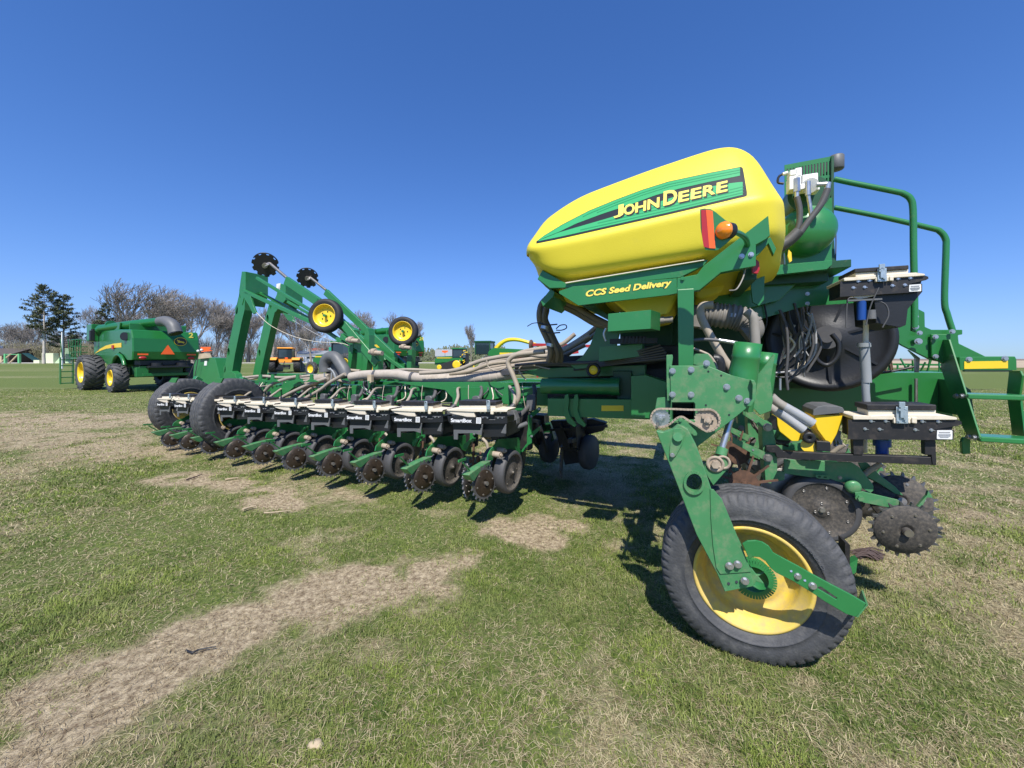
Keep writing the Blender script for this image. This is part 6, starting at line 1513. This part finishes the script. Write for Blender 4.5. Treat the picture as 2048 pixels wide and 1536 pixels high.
# ================= road, buildings, signs =================
def sheet(name, pts, m, z): o = MB(); o.add([Vector((x,y,z)) for x, y in pts], [(0,1,2,3)]); q = obj(name, o, m, None); tag(q, kind='structure'); return q
M['gravel'] = mat('pale_gravel', (.55,.52,.46), .95, var=.1, scale=.2)
sheet('road', [(-420,112),(30,122),(30,143),(-420,132)], M['gravel'], .03)
M['soil'] = mat('far_soil', (.20,.145,.105), .95, var=.25, scale=.02); M['stubble'] = mat('far_stubble', (.42,.33,.22), .95, var=.2, scale=.03)
sheet('stubble_field', [(40,62),(1400,62),(1400,420),(40,240)], M['stubble'], .03)
sheet('ploughed_field', [(40,241),(1400,421),(2800,2900),(60,2900)], M['soil'], .05)
def building(name, loc, rz, w, d, h, rh, wm, rm, label, wins=(), doors=(), cat='building', over=.5):
    T = empty(name, loc, rz, label, cat)
    b = MB(); b.box((0,0,h/2),(w,d,h)); b.prism([Vector((-w/2,-d/2,h)),Vector((-w/2,d/2,h)),Vector((-w/2,0,h+rh))],(w,0,0)); part('wall', b, wm, T, 0, one=True)
    b = MB()
    for sg in (-1,1): b.prism([Vector((-w/2-over, sg*(d/2+over), h-.15)), Vector((w/2+over, sg*(d/2+over), h-.15)), Vector((w/2+over,0,h+rh+.1)), Vector((-w/2-over,0,h+rh+.1))], (0,0,.2))
    part('roof', b, rm, T, 0, one=True)
    for x, z, ww, hh in wins:
        b = MB(); b.box((x,-d/2-.04,z),(ww,.06,hh)); part('window', b, M['glass'], T, 0)
    for x, ww, hh in doors:
        b = MB(); b.box((x,-d/2-.04,hh/2),(ww,.08,hh)); part('door', b, M['white'], T, 0)
    return T
hs = building('brown_house', (-196, 143, 0), .0, 34, 12, 2.7, 2.3, M['brownwall'], M['roof'], 'low brown house with a wide grey brown roof at the far left edge', wins=[(2,1.5,2.5,1.3),(7,1.5,1.2,1.3)], doors=[(11.5,1.2,2.1)], cat='house')
b = MB(); b.box((14,-6.2,1.3),(1.6,.3,2.6)); b.box((9,-6.2,1.3),(1.4,.3,2.6)); part('stone_pier', b, M['dull'], hs, 0)
b = MB(); b.box((5.5,0,5.0),(1.4,1.2,2.2)); part('chimney', b, M['white'], hs, 0)
ws = building('white_shed', (-75.5, 148, 0), 0, 10.6, 10, 3.2, 1.0, M['white'], M['greylt'], 'long white metal building behind the orange tractor', wins=[(1,1.8,3.6,.7)])
building('red_barn', (-83.6, 150, 0), 0, 3.6, 6, 3.2, .6, M['brick'], M['roof'], 'dark red shed left of the white metal building')
building('red_gabled_building', (-84.5, 168, 0), 0, 6, 6, 4.2, 1.5, M['white'], M['brick'], 'pale building with a red gabled roof seen through bare trees')
building('brick_warehouse', (-66.4, 150, 0), 0, 4.6, 6, 3.3, .3, M['brick'], M['roof'], 'orange red flat building right of the white metal building')
building('white_cottage', (-25.2, 148, 0), .2, 7.6, 6, 2.4, 2.3, M['white'], M['greylt'], 'small white cottage with a grey roof between the combine and the tracked tractor', wins=[(-1.5,1.3,.8,1.0),(1.8,1.3,.8,1.0)], cat='house')
def sign(name, x, y, h, kind, label):
    T = empty(name, (x,y,0), 0, label, 'sign'); b = MB(); b.beam((0,0,0),(0,0,h),.12,.12); part('post', b, M['steel'], T, 0)
    b = MB()
    if kind == 'red': b.prism([Vector((-.95,-.06,h+.35)),Vector((.95,-.06,h+.35)),Vector((.9,-.06,h-.05)),Vector((.2,-.06,h-.35)),Vector((-.2,-.06,h-.35)),Vector((-.9,-.06,h-.05))],(0,-.05,0)); m = M['orange']
    else: b.box((0,-.08,h),(2.2,.06,1.6)); m = mat('green_sign', (.02,.30,.18), .5)
    part('sign_panel', b, m, T, 0); return T
sign('road_sign', -57.2, 72, 3.3, 'red', 'orange red sign on a post between the near combine and the marker posts')
sign('road_sign', -20.9, 120, 3.6, 'red', 'orange red sign in front of the white cottage roof')
sign('street_sign', -55, 118, 4.2, 'green', 'small green street sign standing above the white metal building')
T = empty('white_post', (-66.6, 57.0, 0), 0, 'thin white post standing in the lawn left of the near combine', 'post'); b = MB(); b.beam((0,0,0),(0,0,5.4),.13,.13); part('post', b, M['white'], T, 0)
T = empty('playground_slide', (-157, 122, 0), 0, 'green playground frame with a dark slide and tan ramps before the brown house', 'playground'); A = lambda *a, **k: thing_part(T, *a, **k)
b = MB(); b.beam((-3.5,0,0),(-3.5,0,3.0),.55,.5); b.beam((.9,0,0),(.9,0,3.0),.55,.5); b.beam((-3.5,0,2.8),(.9,0,2.8),.2,.2); A('frame', b, mat('playground_green', (.12,.42,.18), .6))
b = MB(); b.beam((-5.2,0,.1),(-1.8,0,3.0),.3,.25); b.beam((-2.2,0,.1),(.6,0,2.9),.3,.25); A('ramp', b, M['dull'])
b = MB(); b.prism([Vector((1.6,0,3.2)),Vector((3.0,0,3.2)),Vector((8.0,0,.1)),Vector((6.3,0,.1))],(0,.8,0)); A('slide', b, mat('dark_teal', (.01,.05,.055), .5))
T = empty('playhouse', (-143.5, 122, 0), 0, 'pale green playhouse with a small pointed tower beside the white trunk', 'playhouse'); A = lambda *a, **k: thing_part(T, *a, **k)
m_ = mat('pale_green', (.45,.62,.38), .7); b = MB(); b.box((-2.8,0,1.6),(3.6,1.5,3.2)); b.box((-6.6,0,.5),(1.8,1,1.0)); A('panel', b, mat('cream_panel', (.62,.66,.45), .7))
b = MB(); b.box((2.0,0,1.5),(1.6,1.5,3.0)); b.prism([Vector((1.1,-.7,3.0)),Vector((2.9,-.7,3.0)),Vector((2.0,-.7,4.8))],(0,1.4,0)); b.prism([Vector((-.5,-.8,0)),Vector((3.6,-.8,0)),Vector((1.0,-.8,1.8))],(0,1.4,0)); A('tower', b, m_)

# ================= trees =================
def strand(mb, a, b, r0, r1, n=3):
    d = b-a; X, Y, _ = frame(d); o = len(mb.v)
    for p, r in ((a, r0), (b, r1)):
        for j in range(n): t = 2*pi*j/n; mb.v.append(p+X*cos(t)*r+Y*sin(t)*r)
    for j in range(n): mb.f.append([o+j, o+(j+1) % n, o+n+(j+1) % n, o+n+j]); mb.m.append(0); mb.sm.append(True)
def bare_tree_meshes(seed, spread=.55, dens=1.0, lean=0, minr=.028, maxd=7):
    R_ = random.Random(seed); tr = MB(); cr = MB()
    def grow(p, d, L, r, dep, mb):
        n = 3 if dep < 3 else 2
        q = p; dd = d
        for i in range(n):
            dd = (dd+Vector((R_.gauss(0,.10)+lean*.05, R_.gauss(0,.10), R_.gauss(.05,.06)))).normalized()
            nx = q+dd*L/n; ra = r*(1-.35*i/n); rb = r*(1-.35*(i+1)/n)
            strand(mb, q, nx, max(ra,minr*(1 if dep<5 else .7)), max(rb,minr*(1 if dep<4 else .55)), 7 if dep == 0 else 4 if dep < 3 else 3); q = nx
            if dep >= 1 and R_.random() < .75*dens: kid(q, dd, L*.62, r*.42, dep+1)
        if dep >= maxd or L < .45: return
        k = 2 if R_.random() < .55 else 3
        for i in range(k): kid(q, dd, L*R_.uniform(.68,.86), r*.62, dep+1)
    def kid(q, dd, L, r, dep):
        if dep > maxd: return
        X, Y, _ = frame(dd); a = R_.uniform(0, 2*pi); an = R_.uniform(.22, .42+spread*.45)
        nd = (dd*cos(an)+(X*cos(a)+Y*sin(a))*sin(an)+Vector((lean*.12,0,.22))).normalized(); grow(q, nd, L, r, dep, cr)
    # trunk
    q = Vector((0,0,0)); d = Vector((R_.gauss(0,.04),R_.gauss(0,.04),1)).normalized(); hgt = R_.uniform(2.2,4.2); r = .36
    for i in range(4): nx = q+d*hgt/4; strand(tr, q, nx, r*(1.25 if i == 0 else 1), r*.95, 8); q = nx; r *= .95; d = (d+Vector((R_.gauss(0,.05),R_.gauss(0,.05),0))).normalized()
    for i in range(R_.choice([3,4])): 
        X, Y, _ = frame(d); a = 2*pi*i/3.5+R_.uniform(-.4,.4); an = R_.uniform(.12,.30+spread*.5)
        grow(q, (d*cos(an)+(X*cos(a)+Y*sin(a))*sin(an)).normalized(), 3.3, r*.62, 1, cr)
    zmax = max(p.z for p in cr.v); k = 15/zmax
    for m_ in (tr, cr): m_.v = [p*k for p in m_.v]
    return tr, cr
protos = {}
def tree_from(key, name, loc, h, label, group, build, mt, mc, wx=1.0, rz=0):
    T = empty(name, loc, rz, label, 'tree', group)
    if key not in protos:
        tr, cr = build(); t_ = obj('trunk', tr, mt, T, 0); c_ = obj('crown', cr, mc, T, 0); protos[key] = (t_, c_)
    else:
        t_, c_ = protos[key]
        for o in (t_, c_):
            q = o.copy(); link(q); q.parent = T
    k = h/15; T.scale = (k*wx, k*wx, k); return T
GB = 'bare trees along the road'
blist = [ # u, top v, distance, width factor, variant, label
 (18,648,175,1.1,1,'faint bare tree at the far left edge above the brown house'),
 (62,642,165,1.15,2,'bare tree behind the playground frame, left of the tall pine'),
 (245,615,150,1.1,3,'bare crown showing just above the near combine, next to the shortest pine'),
 (305,566,128,1.45,4,'broadest and tallest bare tree, behind the near combine, bent by wind'),
 (385,579,132,1.0,5,'tall narrow bare tree just right of the near combine'),
 (432,602,140,.95,1,'bare tree left of the first marker post'),
 (352,600,150,1.2,2,'bare tree filling the gap between the two tallest crowns'),
 (497,622,150,1.0,3,'bare tree seen between the two marker posts'),
 (545,610,140,1.0,5,'bare tree rising right of the second marker post'),
 (590,618,138,1.15,4,'bare tree behind the cab of the orange tractor'),
 (622,640,120,1.1,1,'forked bare tree in front of the white metal building'),
 (690,640,150,.9,2,'bare tree under the first yellow marker wheel'),
 (735,622,150,1.0,3,'bare tree between the two yellow marker wheels'),
 (790,624,155,1.1,5,'bare tree directly behind the farther marker wheel'),
 (832,640,160,.7,2,'small bare tree right of the farther marker wheel'),
 (942,646,118,1.05,6,'lone bare tree standing apart above the tracked tractor'),
 (-30,640,160,1.2,3,'bare tree cut off by the left border'),
 (130,660,170,1.3,4,'bare thicket tree behind the second pine'),
 (190,655,165,1.3,1,'bare tree behind the near combine ladder'),
 (465,650,150,1.2,2,'low bare tree right behind the first marker post'),
]
for u, v, y, wx, var, lab in blist:
    k = (.55 if var != 6 else .35)
    tree_from(('b',var), 'bare_tree', ((u-CX)/F*y, y, 0), H+(HY-v)/F*y, lab, GB, (lambda s=var: bare_tree_meshes(s*13+2, .35 if s == 6 else .6, .95, 1.2 if s == 4 else 0, minr=.030, maxd=6 if s != 6 else 6)), M['bark'], M['twig'], wx*k/.55, rz=u*.7)
def pine_meshes(seed, bare=.35):
    R_ = random.Random(seed); tr = MB(); cr = MB()
    for i in range(8): strand(tr, Vector((0,0,15*i/8)), Vector((R_.gauss(0,.03),0,15*(i+1)/8)), .26*(1-i/8.4), .26*(1-(i+1)/8.4), 7)
    z = 15*bare
    while z < 14.9:
        f = (z-15*bare)/(15*(1-bare)); L0 = 3.0*(1-f)**.75*(.75+.5*min(1,f*4))+.25
        for i in range(R_.choice([4,5,6])):
            a = R_.uniform(0,2*pi); L = L0*R_.uniform(.6,1.25); tip = Vector((cos(a)*L, sin(a)*L, z+L*.22+R_.uniform(-.2,.3))); base = Vector((0,0,z))
            strand(cr, base, tip, .05, .025, 3)
            for j in range(int(5+L*9)):
                t = R_.uniform(.35,1.0)**.7; p = base.lerp(tip, t)+Vector((R_.gauss(0,.16),R_.gauss(0,.16),R_.gauss(.05,.10)))
                for _ in range(3):
                    d = Vector((R_.gauss(0,1),R_.gauss(0,1),R_.gauss(.25,.6))).normalized(); s_ = R_.uniform(.22,.46); X, Y, _a = frame(d)
                    o = len(cr.v); w = .085; cr.v += [p-X*w, p+X*w, p+d*s_+X*w*.4, p+d*s_-X*w*.4]; cr.f.append([o,o+1,o+2,o+3]); cr.m.append(1); cr.sm.append(False)
        z += R_.uniform(.35,.6)
    return tr, cr
for i, (u, v, y, bare_, mt, lab) in enumerate([(88,571,112,.42,'barkpale','tallest pine with a bare pale trunk, left of its neighbour'),(127,588,116,.22,'bark','second pine, dense to low down, right of the pale trunked one'),(211,607,124,.2,'bark','shortest pine, rising behind the near combine mirror')]):
    tr, cr = pine_meshes(40+i, bare_); T = empty('pine_tree', ((u-CX)/F*y, y, 0), 0, lab, 'tree', 'tall pines on the left')
    obj('trunk', tr, M[mt], T, 0); obj('crown', cr, [M['bark'], M['needle']], T, 0); k = (H+(HY-v)/F*y)/15; T.scale = (k*.95,k*.95,k)
# leafing shrubs and far wood
def brush(n, x0, x1, y0, y1, h, seed, m, name, lab):
    R_ = random.Random(seed); b = MB()
    for i in range(n):
        x = R_.uniform(x0,x1); y = R_.uniform(y0,y1); p = Vector((x,y,0)); hh = h*R_.uniform(.5,1.1)
        for j in range(9):
            a = R_.uniform(0,2*pi); q = p+Vector((cos(a)*hh*.2,sin(a)*hh*.2,hh*R_.uniform(.6,1))); m1 = p.lerp(q,.5)+Vector((R_.gauss(0,.3),0,R_.uniform(0,.5)))
            strand(b, p, m1, .09, .06); strand(b, m1, q, .06, .04)
            for k in range(5): e = m1.lerp(q, R_.random())+Vector((R_.gauss(0,hh*.14),R_.gauss(0,hh*.1),R_.uniform(.1,hh*.22))); strand(b, m1.lerp(q, R_.random()*.8), e, .05, .035)
    o = obj(name, b, m, None); tag(o, lab, 'undergrowth', kind='stuff'); return o
brush(420, -260, -48, 150, 200, 11, 5, M['twig'], 'undergrowth', 'brown leafless undergrowth and saplings filling the wood behind the road')
brush(130, -215, -135, 140, 165, 8, 6, M['twigl'], 'budding_shrubs', 'olive green budding shrubs behind the brown house and pines')
def far_wood():
    R_ = random.Random(8); b = MB()
    for i in range(260):
        x = R_.uniform(-60,-5); y = R_.uniform(235,260); h = R_.uniform(5,10.5)*(1 if x > -45 else .8)
        for j in range(16): z = h*R_.random(); w = (h-z)*.26+.4; p = Vector((x+R_.uniform(-w,w), y+R_.uniform(-w,w), z)); b.add([p, p+Vector((1.0,0,-.3)), p+Vector((.4,0,.9))], [(0,1,2)])
    o = obj('far_wood', b, M['needle'], None); tag(o, 'dark distant line of evergreens behind the cottage and harvesters', 'wood', kind='stuff')
far_wood()
# small things lying on the ground
def stick(pts, r, m, name, label, cat):
    q = MB(); q.tube([G(*p)+Vector((0,0,.012+r)) for p in pts], lambda t: r*(1-.5*t), 6); o = obj(name, q, m, None); tag(o, label, cat); return o
stick([(372,1308),(385,1312),(400,1306),(432,1300)], .006, M['blackclean'], 'twig', 'thin dark forked twig on the bare strip in the left foreground', 'twig')
stick([(373,963),(388,958),(404,952)], .010, M['brownwall'], 'twig', 'dark twig on the pale patch left of the closing wheels', 'twig')
stick([(450,963),(462,961),(477,959)], .012, M['dull'], 'stalk', 'short tan stalk beside the dark twig near the closing wheels', 'stalk')
stick([(486,1024),(498,1020),(512,1017)], .014, M['dull'], 'stalk', 'stubby pale stalk lower on the dry patch, tilted upward', 'stalk')
stick([(528,1030),(555,1028),(583,1025)], .008, M['dull'], 'stalk', 'long thin pale stalk right of the stubby one', 'stalk')
stick([(1830,828),(1846,832),(1862,838)], .03, M['dull'], 'bone_shaped_stick', 'pale knobbly stick in the grass behind the stair treads', 'stick')
q = MB(); R_ = random.Random(2)
for i in range(26):
    a = G(1700+R_.uniform(0,20), 1112+R_.uniform(-8,8)); b_ = G(1745+R_.uniform(0,28), 1112+R_.uniform(-8,12)); q.tube([a+Vector((0,0,.01)), (a+b_)/2+Vector((0,0,.03+R_.uniform(0,.02))), b_+Vector((0,0,.01))], .006, 5)
o = obj('bark_strip', q, M['brownwall'], None); tag(o, 'dark fibrous bark strip on the grass right of the big near tyre', 'bark')
q = MB()
for i in range(7): q.ball(G(632+R_.uniform(-8,10), 1495+R_.uniform(-4,5))+Vector((0,0,.012)), .010+R_.random()*.008, n=8, sq=(1.3,1,.6))
o = obj('pale_clod', q, M['dull'], None); tag(o, 'crumbly pale clod in the grass at the bottom of the foreground', 'clod')
